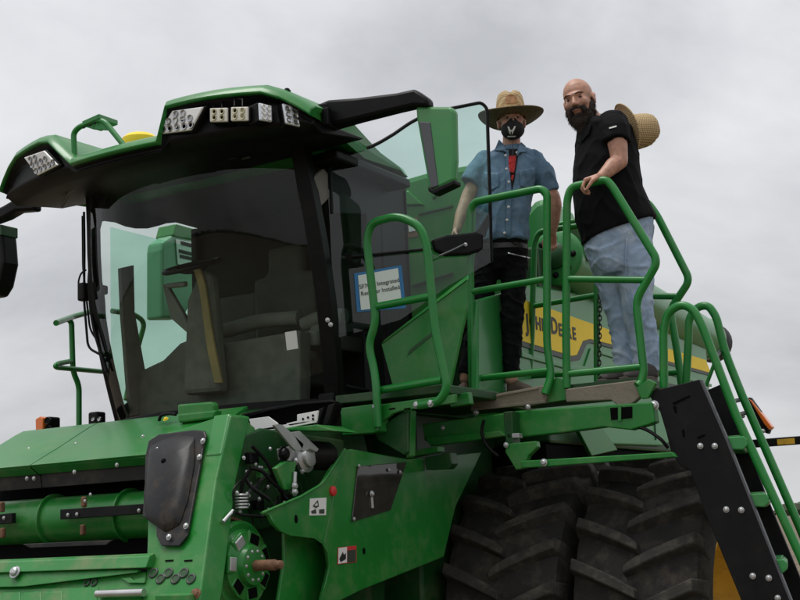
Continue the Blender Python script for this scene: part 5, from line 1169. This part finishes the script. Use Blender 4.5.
# beard, moustache, stubble cap, eyes
A2 = (hr, hf, hu); g = G()
def e2(x, y, z, r): g.sph(q2(x, y, z), tuple(k*hs for k in r), 16, A2)
e2(0, .050, -.112, (.046, .044, .046)); e2(.030, .030, -.090, (.036, .048, .044)); e2(-.030, .030, -.090, (.036, .048, .044))
e2(.058, .012, -.060, (.017, .034, .042)); e2(-.058, .012, -.060, (.017, .034, .042)); e2(.068, .0, -.025, (.010, .018, .032)); e2(-.068, .0, -.025, (.010, .018, .032))
e2(0, .050, -.150, (.034, .030, .036)); e2(.018, .093, -.047, (.021, .011, .008)); e2(-.018, .093, -.047, (.021, .011, .008))
e2(.037, .078, -.060, (.012, .014, .022)); e2(-.037, .078, -.060, (.012, .014, .022)); e2(0, .078, -.088, (.03, .014, .012))
def bdisp(p, n): return .006*noise.noise(p*38)+.004*noise.noise(p*80)
beard = solid('beard', g, .0055, 'hair_dark', P2, 2, disp=bdisp)
gh = G(); rb = random.Random(3); mv = beard.data.vertices
for k in range(2600):   # single hairs
    v = mv[rb.randrange(len(mv))]; p = v.co+WL[beard.name]; n = v.normal
    d = (n*.55-hu*.75+V((rb.uniform(-.35, .35), rb.uniform(-.35, .35), rb.uniform(-.3, .2)))).normalized(); L_ = rb.uniform(.008, .022); s_ = d.orthogonal().normalized()*.0011; t_ = d.cross(s_)
    gh.add([p+s_, p-s_*.5+t_*.9, p-s_*.5-t_*.9, p+d*L_-hu*L_*.25], [[0, 1, 3], [1, 2, 3], [2, 0, 3]])
bh = gh.out('beard_hair', 'hair_dark', beard); bh['kind'] = 'stuff'
g = G(); g.sph(q2(0, .096, -.0605), tuple(k*hs for k in (.022, .006, .0055)), 12, A2); g.out('lips', 'lip', P2, smooth='full')
for sx_ in (-1, 1):
    e0 = q2(sx_*.031, .0775, .003)
    G().sph(e0, tuple(k*hs for k in (.0115, .008, .0038)), 12, A2).out('eye', 'eye_white', P2, smooth='full')
    G().sph(e0+hf*.0062, tuple(k*hs for k in (.0066, .004, .0038)), 10, A2).out('iris', 'eye_dark', P2, smooth='full')
    G().tube([q2(sx_*.014, .094, .022), q2(sx_*.034, .094, .026), q2(sx_*.052, .079, .018)], .0036, .02, 6).out('eyebrow', 'hair_dark', P2, smooth=True)
# shirt
g = G()
g.loft([ring(K(595, 122, .02), .075, .085, tilt=-.35), ring(K(600, 125, .02), .125, .15, tilt=-.2), ring(K(605, 131, .02), .165, .205, tilt=-.05), ring(K(606, 148, .02), .182, .215), ring(K(605.5, 168, .01), .197, .212), ring(K(607, 190, .0), .205, .20), ring(K(612, 210, .0), .222, .20, tilt=.10), ring(K(618.5, 226, .0), .226, .198, tilt=.24), ring(K(619.5, 231, .0), .224, .196, tilt=.30)])
limb(g, [(K(613, 125, -.13), .092), (K(615, 131, -.17), .091)]); g.cyl(K(615, 130, -.17), K(616.5, 143, -.195), .087, .083, 20)
limb(g, [(K(600, 128, .17), .085)]); g.cyl(K(600, 128, .17), K(596, 150, .22), .085, .075, 18)
shirt2 = solid('shirt', g, .009, 'shirt_black', P2, 3, disp=wrinkle(5.0, .0065, (1, 1, .8), 11.))
bpy.context.view_layer.update()
patch('sleeve_logo', [(609, 127.5), (616.5, 125.5), (616.7, 126.9), (609.2, 129)], shirt2, 'decal_white', P2, .004, .002)
patch('chest_logo', [(579.5, 141.5), (583, 136), (583.2, 140), (580, 143)], shirt2, 'decal_white', P2, .005, .002)
patch('collar', [(585, 127), (592, 124), (589, 134), (582, 142), (577, 143), (580, 135)], shirt2, 'shirt_black', P2, .012, .006)
# jeans
g = G()
g.loft([ring(K(619, 228, .0), .205, .175, tilt=.30), ring(K(619, 238, .0), .206, .178, tilt=.20), ring(K(618.5, 252, .0), .195, .175), ring(K(619.5, 266, .0), .17, .165), ring(K(621, 276, .0), .13, .15)])
limb(g, [(K(607.5, 258, .08), .115), (K(613, 280, .08), .108), (K(619.5, 308, .075), .092), (K(624, 330, .09), .085)]); g.cyl(K(624, 330, .09), K(630.5, 374, .10), .085, .084)
limb(g, [(K(633, 256, -.06), .112), (K(635, 280, -.06), .108), (K(637, 308, -.06), .092), (K(642, 330, -.04), .085)]); g.cyl(K(642, 330, -.04), K(650, 373, -.03), .085, .084)
je = solid('jeans', g, .009, 'jeans', P2, 2, disp=wrinkle(6.5, .0075, (1, 1, 1.3), 21.))
bpy.context.view_layer.update()
# folds stacked at the cuffs and behind the knee
for (u, v, d, rr) in ((628, 356, .10, .080), (629.5, 363, .10, .082), (647, 354, -.03, .080), (649, 362, -.03, .083), (620, 306, .075, .088)):
    pass
patch('side_seam', [(626, 238), (627.5, 238), (626, 262), (628, 285), (637, 320), (644, 362), (642.5, 362), (635.5, 320), (626.5, 285), (624.5, 262)], je, 'jeans', je, .005, .004)
shoe(P2, K(636, 380, .02), K(599, 382, -.10), 'shoe_dark', .048, .08)
shoe(P2, K(656, 380, -.08), K(621, 382, -.16), 'shoe_dark', .048, .08)
# hat hanging on the back by its cord
hb = K(626, 134, .05)
root2, a2_, f2_, g2_ = straw_hat('straw_hat', 'straw hat hanging down the back of the black shirt', hb, HR*.96+Z*.18+HF*.05, Z, .86, 1.25, 'straw', droop=.02, ch=1.95)
tube_ = G().tube([K(612, 118, -.02), K(602, 124, -.08), K(594, 130, -.10)], .003, .03, 6).out('hat_cord', 'belt_black', root2, smooth=True)
